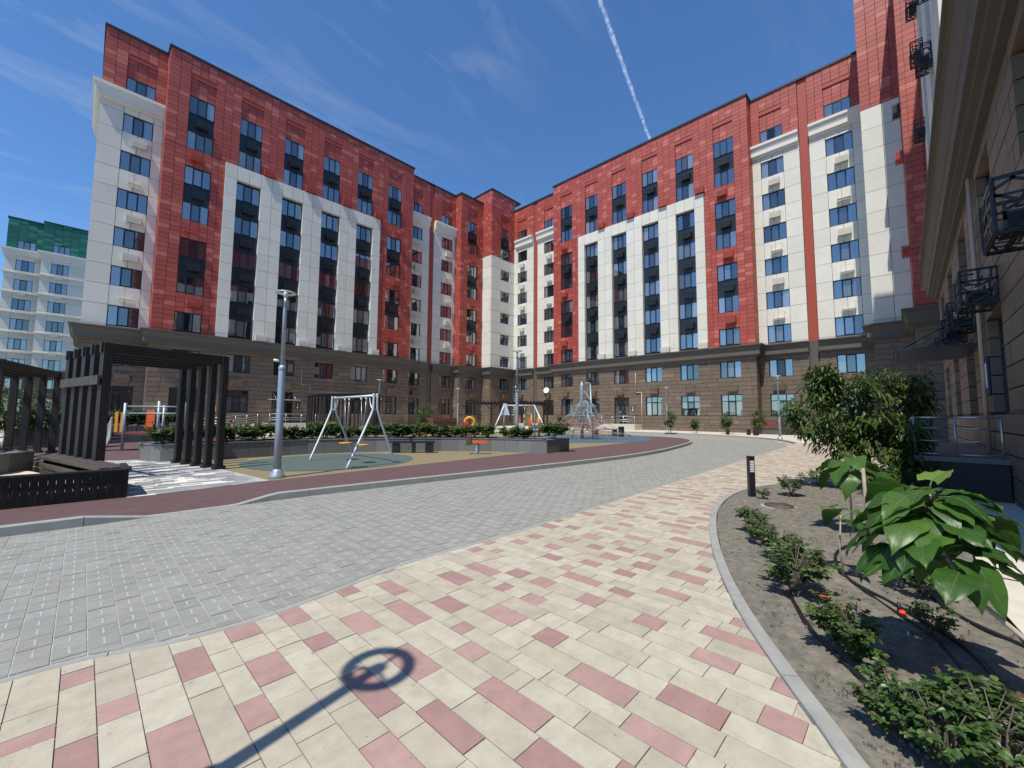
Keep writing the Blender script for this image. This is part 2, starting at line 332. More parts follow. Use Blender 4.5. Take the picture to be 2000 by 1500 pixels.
# ---------------------------------------------------------------- apartment buildings
ROW = [30.2-3.3*k for k in range(9)]             # window heads, top floor first
WW, WH = 1.9, 1.65
TOPZ, CORN = 33.72, 8.54
WIN = {}
def window_meshes(kind, w, h):
    k = (kind, round(w, 2), round(h, 2))
    if k in WIN: return WIN[k]
    f = MB(); t = 0.055; d0, d1 = -0.03, 0.06; panes = []
    f.box(-w/2, w/2, d0, d1, 0, t).box(-w/2, w/2, d0, d1, h-t, h).box(-w/2, -w/2+t, d0, d1, t, h-t).box(w/2-t, w/2, d0, d1, t, h-t)
    m = w/6
    if kind == 'stair':
        f.box(-0.03, 0.03, d0, d1, t, h-t)
        for q in (0.36, 0.70): f.box(-w/2+t, -0.03, d0, d1, h*q-0.025, h*q+0.025).box(0.03, w/2-t, d0, d1, h*q-0.025, h*q+0.025)
        panes = [(-w/2+t, -0.03, t, h-t), (0.03, w/2-t, t, h-t)]
    else:
        top = h-t
        if kind == 'tall':
            tz = h*0.70; f.box(-w/2+t, w/2-t, d0, d1, tz-0.035, tz+0.035); top = tz-0.035
            for a, b in ((-w/2+t, -m-0.035), (-m+0.035, m-0.035), (m+0.035, w/2-t)): panes.append((a, b, tz+0.035, h-t))
            for x in (-m, m): f.box(x-0.035, x+0.035, d0, d1, tz+0.035, h-t)
        for x in (-m, m): f.box(x-0.05, x+0.05, d0-0.012, d1, t, top)
        f.box(-m+0.05, m-0.05, d0-0.012, d1, t, t+0.06).box(-m+0.05, m-0.05, d0-0.012, d1, top-0.06, top)   # opening sash in the middle
        panes += [(-w/2+t, -m-0.05, t, top), (-m+0.05, m-0.05, t+0.06, top-0.06), (m+0.05, w/2-t, t, top)]
    fm = f.mesh('window_frame', 'dark_frame'); pm = []
    for a, b, c, d in panes:
        g = {}
        for gm in ('glass', 'glass_dark', 'glass_open'): g[gm] = MB().box(a, b, 0.005, 0.03, c, d).mesh('pane_'+gm, gm)
        pm.append(g)
    WIN[k] = (fm, pm)
    return WIN[k]
CAGE = {}
def cage_mesh(matn, unit):
    k = (matn, unit)
    if k in CAGE: return CAGE[k]
    b = MB(); w, h, d = 0.92, 0.62, 0.42
    for x in (-w/2, w/2-0.03): b.box(x, x+0.03, -d, 0, 0, 0.03).box(x, x+0.03, -d, 0, h-0.03, h).box(x, x+0.03, -d, -d+0.03, 0, h)
    b.box(-w/2, w/2, -d, -d+0.03, 0, 0.04).box(-w/2, w/2, -d, -d+0.03, h-0.04, h)
    if unit:
        for i in range(5): z = 0.07+i*0.1; b.box(-w/2+0.03, w/2-0.03, -d+0.004, -d+0.02, z, z+0.055)
        b.box(-w/2+0.05, w/2-0.05, -d+0.06, -0.05, 0.05, h-0.06, 1)
        for i in range(4): z = 0.08+i*0.13; b.box(-w/2+0.002, -w/2+0.02, -d+0.03, -0.02, z, z+0.08).box(w/2-0.02, w/2-0.002, -d+0.03, -0.02, z, z+0.08)
    else:
        for i in range(7): x = -w/2+0.1+i*0.12; b.box(x, x+0.018, -d+0.005, -d+0.02, 0.04, h-0.04)
        b.box(-w/2+0.03, w/2-0.03, -d+0.03, -0.02, 0.005, 0.02)
    CAGE[k] = b.mesh('cage', [matn, 'ac_body' if matn == 'cream_plaster' else matn])
    return CAGE[k]
def sweep(path, prof):
    """extrude a closed profile (offset, z) along a plan path with mitred corners; building to the left of the path"""
    b = MB(); n = len(prof); segs = [(path[i+1][0]-path[i][0], path[i+1][1]-path[i][1]) for i in range(len(path)-1)]
    nr = []
    for du, dy in segs: l = math.hypot(du, dy); nr.append((dy/l, -du/l))
    for i, (u, y) in enumerate(path):
        if i == 0: o = nr[0]
        elif i == len(path)-1: o = nr[-1]
        else:
            a, c = nr[i-1], nr[i]; k = 1+a[0]*c[0]+a[1]*c[1]; o = ((a[0]+c[0])/k, (a[1]+c[1])/k)
        for d, z in prof: b.v.append((u+o[0]*d, y+o[1]*d, z))
    for i in range(len(path)-1):
        for j in range(n): b.quadf([i*n+j, i*n+(j+1) % n, (i+1)*n+(j+1) % n, (i+1)*n+j])
    b.quadf(list(reversed(range(n)))); e = (len(path)-1)*n; b.quadf([e+j for j in range(n)])
    return b
PROF_BROWN = [(-0.12, CORN), (0.64, CORN), (0.64, 8.43), (0.57, 8.42), (0.57, 8.35), (0.52, 8.33), (0.46, 8.16), (0.41, 8.00), (0.37, 7.95), (0.37, 7.57), (0.28, 7.56), (0.27, 7.47), (0.15, 7.45), (0.12, 7.40), (-0.12, 7.40)]
PROF_WHITE = [(-0.12, 28.68), (0.50, 28.68), (0.50, 28.43), (0.43, 28.38), (0.36, 28.16), (0.31, 28.00), (0.31, 27.64), (0.16, 27.58), (0.10, 27.42), (-0.12, 27.42)]
def prof_cap(z): return [(-0.35, z), (0.09, z), (0.09, z+0.2), (-0.35, z+0.22)]

class Bld:
    def __init__(s, label, loc, rz, accent='red', seed=1):
        s.root = thing('apartment_building', label, 'building', loc, rz); s.M = Matrix.Translation(loc) @ Matrix.Rotation(rz, 4, 'Z')
        s.P = {}; s.r = random.Random(seed); s.tile = accent+'_tile'; s.paint = accent+'_paint' if accent == 'red' else 'green_tile'; s.body = MB()
        s.vis = lambda z, u: True; s.nocage = False
    def add(s, matn, *b): s.P.setdefault(matn, []).append(b)
    def grid(s, u0, u1, z0, z1, ops, w, h, zref, bond=False):
        zs = {z0, z1}; k = math.floor((z0-zref)/h)
        while zref+k*h < z1:
            if zref+k*h > z0+0.02: zs.add(zref+k*h)
            k += 1
        for o in ops:
            for z in o[2:]:
                if z0+0.01 < z < z1-0.01: zs.add(z)
        zz = sorted(zs); zz = [zz[0]]+[b for a, b in zip(zz, zz[1:]) if b-a > 0.03]
        us = sorted({u0, u1} | {x for o in ops for x in o[:2] if u0 < x < u1}); br = []
        for a, b in zip(us, us[1:]):
            n = max(1, round((b-a)/w)); br += [a+(b-a)*i/n for i in range(n)]
        br.append(u1); out = []
        for ri, (za, zb) in enumerate(zip(zz, zz[1:])):
            blk = sorted((o[0], o[1]) for o in ops if o[2] < zb-0.01 and o[3] > za+0.01)
            segs = []; c = u0
            for a, b in blk:
                if a > c+0.01: segs.append((c, a))
                c = max(c, b)
            if c < u1-0.01: segs.append((c, u1))
            for a, b in segs:
                if bond:
                    x = a; 
                    while x < b-0.01:
                        l = s.r.choice((0.9, 1.2, 1.2, 1.5)) if x > a else s.r.uniform(0.5, 1.5)
                        e = x+l
                        if b-e < 0.3: e = b
                        out.append((x, min(e, b), za, zb)); x = e
                else:
                    q = [x for x in br if a+0.01 < x < b-0.01]; q = [a]+q+[b]
                    out += [(p, e, za, zb) for p, e in zip(q, q[1:])]
        return out
    def front(s, matn, u0, u1, z0, z1, y, ops=(), w=0.63, h=0.4125, zref=30.2, bond=False, dep=0.3, j=0.026):
        for a, b, c, d in s.grid(u0, u1, z0, z1, ops, w, h, zref, bond):
            jit = s.r.uniform(0, 0.005); s.add(matn, a+j/2, b-j/2, y+jit, y+dep, c+j/2, d-j/2)
    def side(s, matn, u, face, y0, y1, z0, z1, w=0.63, h=0.4125, zref=30.2, bond=False, j=0.026):
        for a, b, c, d in s.grid(y0, y1, z0, z1, (), w, h, zref, bond):
            jit = s.r.uniform(0, 0.005)
            if face < 0: s.add(matn, u+jit, u+0.3, a+j/2, b-j/2, c+j/2, d-j/2)
            else: s.add(matn, u-0.3, u-jit, a+j/2, b-j/2, c+j/2, d-j/2)
    def win(s, u, ztop, y, h=WH, w=WW, kind='std', glass=None):
        if not s.vis(ztop, u): return
        fm, pm = window_meshes(kind, w, h)
        o = link('window', fm, s.root, (u, y, ztop-h)); op = s.r.random() < 0.04
        for i, g in enumerate(pm):
            k = glass or (('glass' if s.r.random() < 0.9 else 'glass_dark') if i != len(pm)-2 else ('glass_dark' if s.r.random() < 0.7 else 'glass'))
            if op and i == 1: k = 'glass_open'
            link('pane', g[k], o)
    def cage(s, u, z, y, matn, unit=None):
        if not s.vis(z, u): return
        unit = (s.r.random() < 0.6) if unit is None else unit
        link('air_conditioner_cage', cage_mesh(matn, unit), s.root, (u+s.r.uniform(-0.05, 0.05), y, z))
    def groove(s, u, y):
        s.front(s.tile, u-WW/2, u+WW/2, 30.2, 31.85, y+0.12, dep=0.18); s.add('vent_band', u-WW/2, u+WW/2, y+0.03, y+0.3, 31.86, 32.25)
    def groove_ops(s, cols): return [(u-WW/2, u+WW/2, 30.2, 32.26) for u in cols]
    def stone(s, u0, u1, y, cols, door=None, z0=0.0):
        ops = []
        for u in cols:
            ops.append((u-WW/2, u+WW/2, ROW[7]-WH, ROW[7])); ops.append((u-WW/2, u+WW/2, 0.75 if u == door else ROW[8]-2.1, ROW[8]))
        s.front('brown_stone', u0, u1, z0, 7.40, y, ops, h=0.4125, zref=7.1, bond=True, j=0.026)
        for u in cols:
            s.win(u, ROW[7], y+0.2)
            if u != door: s.win(u, ROW[8], y+0.2, 2.1, kind='tall')
            s.r.random(); (None if s.nocage else s.cage(u-0.1 if s.r.random() < 0.5 else u+0.15, 4.15, y, 'brown_stone'))
    def red_col(s, u, y):
        ops = []
        for a, b in ((0, 1), (2, 3), (4, 5)):
            ops.append((u-WW/2, u+WW/2, ROW[b]-WH, ROW[a]))
        ops.append((u-WW/2, u+WW/2, ROW[6]-WH-0.2, ROW[6]))
        return ops
    def red_col_fill(s, u, y, rows=(0, 1, 2, 3, 4, 5, 6)):
        for a, b in ((0, 1), (2, 3), (4, 5)):
            if a not in rows: continue
            s.win(u, ROW[a], y+0.15); s.win(u, ROW[b], y+0.15); s.add('spandrel', u-WW/2, u+WW/2, y+0.17, y+0.29, ROW[b]+0.01, ROW[a]-WH-0.01); s.cage(u+0.1, ROW[b]+0.45, y+0.17, 'dark_cage')
            if 6 in rows: s.cage(u+s.r.choice((-0.25, 0.2)), ROW[b]-WH-1.15, y, s.paint)
        if 6 in rows: s.win(u, ROW[6], y+0.15); s.add('spandrel', u-WW/2, u+WW/2, y+0.2, y+0.29, ROW[6]-WH-0.2, ROW[6]-WH-0.01)
    def main(s, u0, u1, y, cols, door=None):
        ua, ub = (cols[0]+cols[1])/2+0.0, (cols[4]+cols[5])/2-0.0
        top = []; 
        for u in cols: top += [(u-WW/2, u+WW/2, ROW[1]-WH, ROW[0])]
        s.front(s.tile, u0, u1, 25.15, TOPZ, y, top+s.groove_ops(cols))
        for u in cols: s.groove(u, y)
        for u in (cols[0], cols[5]):
            a, b = (u0, ua) if u == cols[0] else (ub, u1)
            s.front(s.tile, a, b, CORN-0.1, 25.15, y, s.red_col(u, y)[1:]); s.red_col_fill(u, y)
        strips = [(u-1.0, u+1.0, CORN-0.1, 23.8) for u in cols[1:5]]
        s.front('cream_panel', ua, ub, CORN-0.1, 25.15, y-0.16, strips, w=1.02, h=1.65, zref=23.8, dep=0.46, j=0.028)
        for i, u in enumerate(cols[1:5]):
            s.red_col_fill(u, y, rows=(0, 1))
            for k in range(2, 7):
                s.win(u, ROW[k]+0.05, y+0.22, w=2.0)
                lo = ROW[k+1]+0.06 if k < 6 else CORN-0.1
                s.add('spandrel', u-1.0, u+1.0, y+0.23, y+0.29, lo, ROW[k]+0.05-WH-0.01)
                if k < 6: s.cage(u+0.08, lo+0.45, y+0.22, 'dark_cage')
            s.cage(u+1.6, CORN+0.05, y-0.16, 'cream_plaster', True); s.cage(u+1.6, 25.2, y, s.paint)
        s.stone(u0, u1, y, cols, door)
        s.body.box(u0+0.1, u1-0.1, y+0.3, y+13, 0, TOPZ-0.02)
    def recess(s, u0, u1, y, cols, strip=None):
        ops = [(u-WW/2, u+WW/2, ROW[0]-WH, ROW[0]) for u in cols]; white = [(u-WW/2, u+WW/2, ROW[k]-WH-(0.25 if k == 6 else 0), ROW[k]) for u in cols for k in range(1, 7)]
        so_ = [(strip[0], strip[1], 0, 40)] if strip else []
        s.front(s.tile, u0, u1, 28.5, TOPZ, y, ops+s.groove_ops(cols)+so_)
        s.front('cream_panel', u0, u1, CORN-0.1, 27.6, y, white+so_, w=1.25, h=1.65, zref=26.9, j=0.028)
        for u in cols:
            s.groove(u, y)
            for k in range(7):
                s.win(u, ROW[k], y+0.16)
                if 0 < k < 6: s.cage(u+0.12, ROW[k]-WH-1.1, y, 'cream_plaster')
            s.add('cream_plaster', u-WW/2, u+WW/2, y+0.2, y+0.29, ROW[6]-WH-0.25, ROW[6]-WH-0.01)
        if strip:
            a, b = strip; n = 40
            s.add('red_mesh_panel', a+0.03, b-0.03, y+0.10, y+0.29, CORN, TOPZ); s.add('brown_mesh_panel', a+0.03, b-0.03, y+0.10, y+0.29, 0, CORN-0.01)
            s.stone(u0, a, y, [c for c in cols if c < a]); s.stone(b, u1, y, [c for c in cols if c > b])
        else: s.stone(u0, u1, y, cols)
        s.body.box(u0+0.02, u1-0.02, y+0.3, y+12, 0, TOPZ-0.03)
    def redbay(s, u0, u1, y, cols, top=TOPZ):
        ops = [o for u in cols for o in s.red_col(u, y)]+s.groove_ops(cols)
        s.front(s.tile, u0, u1, CORN-0.1, top, y, ops)
        for u in cols: s.groove(u, y); s.red_col_fill(u, y)
        s.stone(u0, u1, y, cols); s.body.box(u0+0.1, u1-0.1, y+0.3, y+12, 0, top-0.04)
    def tower(s, u0, u1, y, cols, top=35.4, stone_side=None):
        ro = [(u-WW/2, u+WW/2, ROW[1]-WH, ROW[0]) for u in cols]+s.groove_ops(cols); wo = [(u-WW/2, u+WW/2, ROW[k]-1.55, ROW[k]) for u in cols for k in range(2, 7)]
        s.front(s.tile, u0, u1, 25.35, top, y, [(o[0], o[1], max(o[2], 25.35), o[3]) for o in ro])
        s.front('cream_panel', u0, u1, CORN-0.1, 25.35, y, wo+[(o[0], o[1], o[2], 25.35) for o in ro[:len(cols)]], w=1.35, h=1.65, zref=25.35, j=0.028)
        for u in cols:
            s.groove(u, y); s.red_col_fill(u, y, rows=(0, 1))
            for k in range(2, 7): s.win(u, ROW[k], y+0.16, 1.55, kind='stair', glass='glass_dark')
        s.stone(u0, u1, y, cols); s.body.box(u0+0.1, u1-0.1, y+0.3, y+10, 0, top-0.05)
    def cornice(s, path): sweep(path, PROF_BROWN).build('cornice', 'brown_cornice', s.root)
    def upper_cornice(s, path): sweep(path, PROF_WHITE).build('cornice', 'cream_plaster', s.root)
    def cap(s, path, z=TOPZ): sweep(path, prof_cap(z)).build('parapet_cap', 'cap_metal', s.root)
    def finish(s, limits):
        s.body.build('wall', 'grout', s.root)
        nm = {s.tile: 'facade_tile', 'cream_panel': 'cladding_panel', 'brown_stone': 'stone_block', 'spandrel': 'spandrel_panel', 'vent_band': 'vent_grille', 'cream_plaster': 'window_sill', 'red_mesh_panel': 'drainpipe_cover', 'brown_mesh_panel': 'drainpipe_cover', 'brown_cornice': 'ledge'}
        mt = {'vent_band': 'red_mesh', 'red_mesh_panel': 'red_mesh', 'brown_mesh_panel': 'brown_mesh'}
        for k, bx in s.P.items(): emit_pieces(bx, nm[k], mt.get(k, k) if s.tile == 'red_tile' or k != 'vent_band' else s.tile, s.root, s.M, limits.get(k, 300))

def entrance(B, u, y, number, canopy=False, sgn=1):
    """door set between ground floor windows, with number plate"""
    d = MB(); w, z0, z1 = 1.9, 0.76, 3.79
    d.box(-w/2, -w/2+0.08, 0, 0.1, z0, z1).box(w/2-0.08, w/2, 0, 0.1, z0, z1).box(-w/2, w/2, 0, 0.1, z1-0.08, z1).box(-w/2, w/2, 0, 0.1, 2.85, 2.95)
    for x in (-0.35, 0.35): d.box(x-0.05, x+0.05, 0, 0.1, z0, 2.85)
    o = d.build('door', 'dark_frame', B.root, (u, y+0.16, 0))
    for a, b in ((-0.87, -0.4), (-0.3, 0.3), (0.4, 0.87)): MB().box(a, b, 0.03, 0.06, z0, 2.85).build('pane', 'glass_dark', o)
    MB().box(-0.87, 0.87, 0.03, 0.06, 2.95, z1-0.08).build('pane', 'glass_dark', o)
    MB().tube([(-0.25, -0.05, 1.5), (-0.25, -0.05, 2.2)], 0.015, 6).build('handle', 'steel', o)
    # flat number plate on the wall
    p = MB().box(-0.17, 0.17, -0.02, -0.001, 0, 0.66).build('number_plate', 'sign_black', B.root, (u+sgn*1.42, y-0.012, 2.15))
    cu = bpy.data.curves.new('digit', 'FONT'); cu.body = number; cu.size = 0.52; cu.extrude = 0.004; cu.align_x = 'CENTER'
    to = bpy.data.objects.new('digit', cu); COL.objects.link(to); bpy.context.view_layer.update()
    me = bpy.data.meshes.new_from_object(to.evaluated_get(bpy.context.evaluated_depsgraph_get())); bpy.data.objects.remove(to)
    me.materials.clear(); me.materials.append(MATS['sign_white'])
    dg = link('digit', me, p, (0, -0.026, 0.22)); dg.rotation_euler = (R(90), 0, 0)
    MB().box(-0.11, 0.11, -0.028, -0.02, 0.07, 0.15).build('caption', 'sign_white', p)
    # landing with steps, rail
    st = MB(); st.box(-1.6, 2.6, -1.9, -0.02, 0, 0.72)
    for i in range(4): st.box(-1.6-0.3*(i+1), -1.6-0.3*i, -1.9, -0.02, 0, 0.72-0.18*(i+1)+0.04)
    st.build('landing', 'pale_paving', B.root, (u, y, 0))
    for zz in (1.05, 1.25, 1.62): MB().tube([(-1.6, -1.85, zz), (2.55, -1.85, zz)], 0.022, 6).build('rail', 'steel', B.root, (u, y, 0))
    for x in (-1.6, -0.2, 1.2, 2.55): MB().tube([(x, -1.85, 0.72), (x, -1.85, 1.62)], 0.022, 6).build('rail_post', 'steel', B.root, (u, y, 0))
    if canopy:
        c = MB().box(-1.3, 1.3, -1.3, -0.05, 2.98, 3.03).build('canopy', 'pale_steel', B.root, (u, y, 0))
        for x in (-0.9, 0.9): MB().tube([(x, -1.1, 3.03), (x, -0.03, 3.7)], 0.02, 6).build('tie_rod', 'steel', c)

# left wing, in view on the left
LW = Bld('red and cream nine-storey block on the left, its long facade receding to the inner corner', (3.42, 45.0, 0), 0, seed=3)
lc = [2.45+3.93*k for k in range(6)]
LW.recess(-4.0, 0, 1.4, [-1.62])
LW.main(0, 24.7, 0, lc, door=lc[2])
LW.recess(24.7, 32.75, 1.4, [26.15, 31.3], (28.25, 29.0))
LW.redbay(32.75, 37.0, 0.1, [35.0])
LW.tower(37.0, 41.95, -1.8, [39.9])
for mt_, z0, z1 in ((LW.tile, CORN-0.1, TOPZ),): LW.side(mt_, 0.0, -1, 0.3, 1.4, z0, z1); LW.side(mt_, 32.75, -1, 0.4, 1.4, z0, z1)
LW.side('brown_stone', 0.0, -1, 0.3, 1.4, 0, 7.4, w=1.1, h=0.55, zref=7.1, j=0.026); LW.side('brown_stone', 32.75, -1, 0.4, 1.4, 0, 7.4, w=1.0, h=0.55, zref=7.1, j=0.026)
LW.side(LW.tile, 37.0, -1, -1.5, 0.1, 25.35, 35.4); LW.side(LW.tile, 37.0, -1, 0.1, 6, 33.9, 35.4); LW.side('cream_panel', 37.0, -1, -1.5, 0.1, CORN-0.1, 25.35, w=1.6, h=1.65, zref=25.35); LW.side('brown_stone', 37.0, -1, -1.5, 0.1, 0, 7.4, w=1.0, h=0.55, zref=7.1)
LW.side(LW.tile, -4.0, -1, 1.7, 9, 28.5, TOPZ); LW.side('cream_panel', -4.0, -1, 1.7, 9, CORN-0.1, 27.6, w=1.6, h=1.65)
LW.cornice([(-4.0, 9), (-4.0, 1.4), (0, 1.4), (0, 0), (24.7, 0), (24.7, 1.4), (28.25, 1.4)])
LW.cornice([(29.0, 1.4), (32.75, 1.4), (32.75, 0.1), (37.0, 0.1), (37.0, -1.8), (42.0, -1.8)])
LW.upper_cornice([(-4.0, 9), (-4.0, 1.4), (0, 1.4)]); LW.upper_cornice([(24.7, 1.4), (28.2, 1.4)]); LW.upper_cornice([(29.05, 1.4), (32.75, 1.4)])
LW.cap([(-4.0, 9), (-4.0, 1.4), (0, 1.4), (0, 0), (24.7, 0), (24.7, 1.4), (32.75, 1.4), (32.75, 0.1), (37.0, 0.1)]); LW.cap([(37.0, 6), (37.0, -1.8), (43.2, -1.8), (43.2, 4)], 35.4)
entrance(LW, lc[2], 0, '1', True)
for a, b in (((11.95, 6.57), (11.95, 4.66)), ((11.95, 4.66), (12.85, 4.66)), ((12.85, 4.66), (12.85, 1.0))): MB().tube([(a[0], -0.06, a[1]), (b[0], -0.06, b[1])], 0.035, 6).build('gas_pipe', 'pipe_beige', LW.root)
MB().tube([(0.16, 1.15, 7.3), (0.16, 1.15, 0.1)], 0.06, 8).build('drainpipe', 'pipe_beige', LW.root)
LW.finish({})

# right wing with the tower at its near end
RW = Bld('red and cream nine-storey block facing the viewer on the right of the inner corner', (44.0, 34.4, 0), R(-90), seed=5)
rc = [2.22+3.97*k for k in range(6)]
RW.recess(-8.85, 0, 1.35, [-7.1, -1.85], (-4.82, -4.06))
RW.main(0, 24.35, 0, rc, door=rc[2])
RW.recess(24.35, 32.95, 1.35, [26.05, 31.2], (28.3, 29.05))
RW.tower(32.93, 36.6, -3.6, [], 37.5)
RW.side(RW.tile, 24.35, 1, 0.3, 1.35, CORN-0.1, TOPZ); RW.side('brown_stone', 24.35, 1, 0.3, 1.35, 0, 7.4, w=1.0, h=0.55, zref=7.1)
RW.side(RW.tile, 0, -1, 0.3, 1.35, CORN-0.1, TOPZ); RW.side(RW.tile, 32.93, -1, -3.3, 1.4, 25.35, 37.5); RW.side('cream_panel', 32.93, -1, -3.3, 1.4, CORN-0.1, 25.35, w=1.6, h=1.65)
RW.cornice([(-8.2, 1.35), (-4.82, 1.35)]); RW.cornice([(-4.06, 1.35), (0, 1.35), (0, 0), (24.35, 0), (24.35, 1.35), (28.3, 1.35)]); RW.cornice([(29.05, 1.35), (32.93, 1.35), (32.93, -3.6), (35.5, -3.6)])
RW.upper_cornice([(-8.4, 1.35), (-4.85, 1.35)]); RW.upper_cornice([(-4.03, 1.35), (0, 1.35)]); RW.upper_cornice([(24.35, 1.35), (28.27, 1.35)]); RW.upper_cornice([(29.08, 1.35), (32.93, 1.35)])
RW.cap([(-8.85, 1.35), (0, 1.35), (0, 0), (24.35, 0), (24.35, 1.35), (32.93, 1.35)]); RW.cap([(32.93, 1), (32.93, -3.6), (36.6, -3.6)], 37.5)
entrance(RW, rc[2], 0, '2', False)
for a, b in (((12.03, 6.59), (12.03, 4.33)), ((12.03, 4.33), (12.73, 4.33)), ((12.73, 4.33), (12.73, 0.05))): MB().tube([(a[0], -0.08, a[1]), (b[0], -0.08, b[1])], 0.05, 8).build('gas_pipe', 'pipe_beige', RW.root)
dsh = MB().lathe([(0.02, 0.0), (0.18, 0.02), (0.36, 0.08), (0.42, 0.14), (0.40, 0.15), (0.2, 0.06), (0.02, 0.03)], n=20).build('satellite_dish', 'white_paint', RW.root, (-2.0, 0.95, 5.15)); dsh.rotation_euler = (R(75), 0, R(20))
MB().tube([(-2.0, 1.0, 5.15), (-2.0, 1.36, 5.0)], 0.025, 6).build('dish_arm', 'steel', RW.root)
RW.finish({})

# near block on the right, in its own shade
SW = Bld('shaded block close on the right with brown stone base and deep overhanging cornice', (28.45, -1.4, 0), R(180), seed=9)
SW.vis = lambda z, u: z < 7.5; SW.nocage = True
sc_ = [2.3, 6.5, 10.9, 15.5, 20.0, 22.3]
SW.front(SW.tile, 0, 10.4, 25.15, TOPZ, 0, [(u-WW/2, u+WW/2, ROW[1]-WH, ROW[0]) for u in (2.3, 6.5)])
SW.front('cream_panel', 0, 10.4, CORN-0.1, 25.15, -0.05, [(u-1, u+1, CORN-0.1, 23.8) for u in (2.3, 6.5)], w=1.1, h=1.65, zref=23.8, dep=0.35)
for u in (2.3, 6.5): SW.add('spandrel', u-1, u+1, 0.2, 0.29, CORN-0.1, 23.8); SW.add('spandrel', u-0.95, u+0.95, 0.2, 0.29, ROW[1]-WH, ROW[0])
SW.stone(0, 23.5, 0, sc_); SW.body.box(0.1, 10.3, 0.3, 12, 0, TOPZ-0.02).box(10.4, 23.4, 0.3, 11.9, 0, CORN-0.05)
SW.side(SW.tile, 10.4, 1, 0.3, 2.6, 25.15, TOPZ); SW.side('cream_panel', 10.4, 1, 0.3, 2.6, CORN, 25.15, w=1.6, h=1.65)
SW.front(SW.tile, 10.4, 23.5, 25.15, TOPZ, 2.6, [(u-WW/2, u+WW/2, ROW[1]-WH, ROW[0]) for u in (12.9, 16.9, 20.9)]); SW.front(SW.tile, 19.0, 23.5, CORN, 25.15, 2.6, [(20, 21.8, CORN, 23.8)])
SW.front('cream_panel', 10.4, 19.0, CORN, 25.15, 2.55, [(u-1, u+1, CORN, 23.8) for u in (12.9, 16.9)], w=1.1, h=1.65, zref=23.8, dep=0.35); SW.body.box(10.41, 23.5, 2.9, 13, CORN-0.02, TOPZ-0.03)
for u in (12.9, 16.9, 20.9): SW.add('spandrel', u-1, u+1, 2.8, 2.89, CORN, 23.8)
SW.stone(23.5, 27.6, 1.4, []); SW.body.box(23.5, 27.6, 1.7, 11.8, 0, CORN-0.06)
SW.recess(-7.75, 0, 1.4, [-6.2, -1.6], (-4.3, -3.55))
SW.redbay(-11.95, -7.75, -0.69, [-9.8])
SW.side(SW.tile, -7.75, 1, -0.39, 1.4, CORN-0.1, TOPZ); SW.side('brown_stone', -7.75, 1, -0.39, 1.4, 0, 7.4, w=1.0, h=0.55, zref=7.1)
SW.side('brown_stone', 23.5, 1, 0.3, 1.4, 0, 7.4, w=1.0, h=0.55, zref=7.1)
SW.cornice([(-11.5, -0.69), (-7.75, -0.69), (-7.75, 1.4), (0, 1.4), (0, 0), (23.5, 0), (23.5, 1.4), (27.6, 1.4)])
SW.upper_cornice([(-7.75, 1.4), (-4.3, 1.4)]); SW.upper_cornice([(-3.55, 1.4), (0, 1.4)])
SW.cap([(-11.95, -0.69), (-7.75, -0.69), (-7.75, 1.4), (0, 1.4), (0, 0), (10.4, 0), (10.4, 2.6), (23.5, 2.6), (23.5, 9)])
def lattice_cage(u, z, w=1.25, h=1.15, d=0.5, matn='dark_cage'):
    """pierced metal screen box hung on the wall"""
    b = MB(); t = 0.012; q = random.Random(int(u*10+z*7))
    def panel(P0, ex, ey, L, H):
        P0 = Vector(P0); ex = Vector(ex); ey = Vector(ey); nn = ex.cross(ey)
        def bar(a0, b0, a1, b1, wd=0.03): b.bar(P0+ex*a0+ey*b0, P0+ex*a1+ey*b1, wd, t, upv=nn)
        bar(0, 0, L, 0, 0.05); bar(0, H, L, H, 0.05); bar(0, 0, 0, H, 0.05); bar(L, 0, L, H, 0.05)
        n = max(3, int(L/0.16)); mrow = max(3, int(H/0.16))
        for i in range(n):
            for k in range(mrow):
                x, y = (i+0.5)*L/n, (k+0.5)*H/mrow; a = q.choice((0.5, -0.5, 1.1, -1.1, 0, 1.57)); dx, dy = math.cos(a)*0.12, math.sin(a)*0.12
                bar(max(0, x-dx), max(0, y-dy), min(L, x+dx), min(H, y+dy), 0.035)
        for k in range(1, 3): bar(0, H*k/3, L, H*k/3, 0.03)
    panel((-w/2, -d, 0), (1, 0, 0), (0, 0, 1), w, h); panel((w/2, -d, 0), (0, 1, 0), (0, 0, 1), d, h); panel((-w/2, -d, 0), (0, 1, 0), (0, 0, 1), d, h); panel((-w/2, -d, 0), (1, 0, 0), (0, 1, 0), w, d)
    b.box(-w/2+0.2, w/2-0.2, -d+0.1, -0.06, 0.1, h-0.4)
    b.build('air_conditioner_cage', matn, SW.root, (u, 0, z))
for u, z in ((20.35, 3.88), (15.95, 3.86), (12.6, 3.9), (10.2, 3.86), (6.4, 3.86)): lattice_cage(u, z, 0.95, 0.68, 0.5)
for u, z in ((-0.9+1.2, 15.6), (1.6, 18.8), (5.6, 15.8), (9.6, 16.0), (0.7, 22.0), (-9.0, 12.4), (-9.0, 19.0), (-9.0, 22.3), (3.1, 25.0)):
    lattice_cage(u, z, 0.95, 0.75, 0.42) if u > -5 else SW.root and link('air_conditioner_cage', cage_mesh('red_paint' if z < 20 else 'dark_cage', True), SW.root, (u, -0.69, z))
for u in (14.05, 14.2): MB().tube([(u, -0.07, 7.3), (u, -0.07, 0.6)], 0.035, 8).build('gas_pipe', 'pipe_beige', SW.root)
sg = MB().box(0, 0.30, -0.05, -0.012, 2.15, 3.0).build('number_plate', 'sign_blue', SW.root, (14.2, 0, 0)); MB().box(0.05, 0.25, -0.056, -0.05, 2.3, 2.85).build('plate_face', 'sign_white', sg)
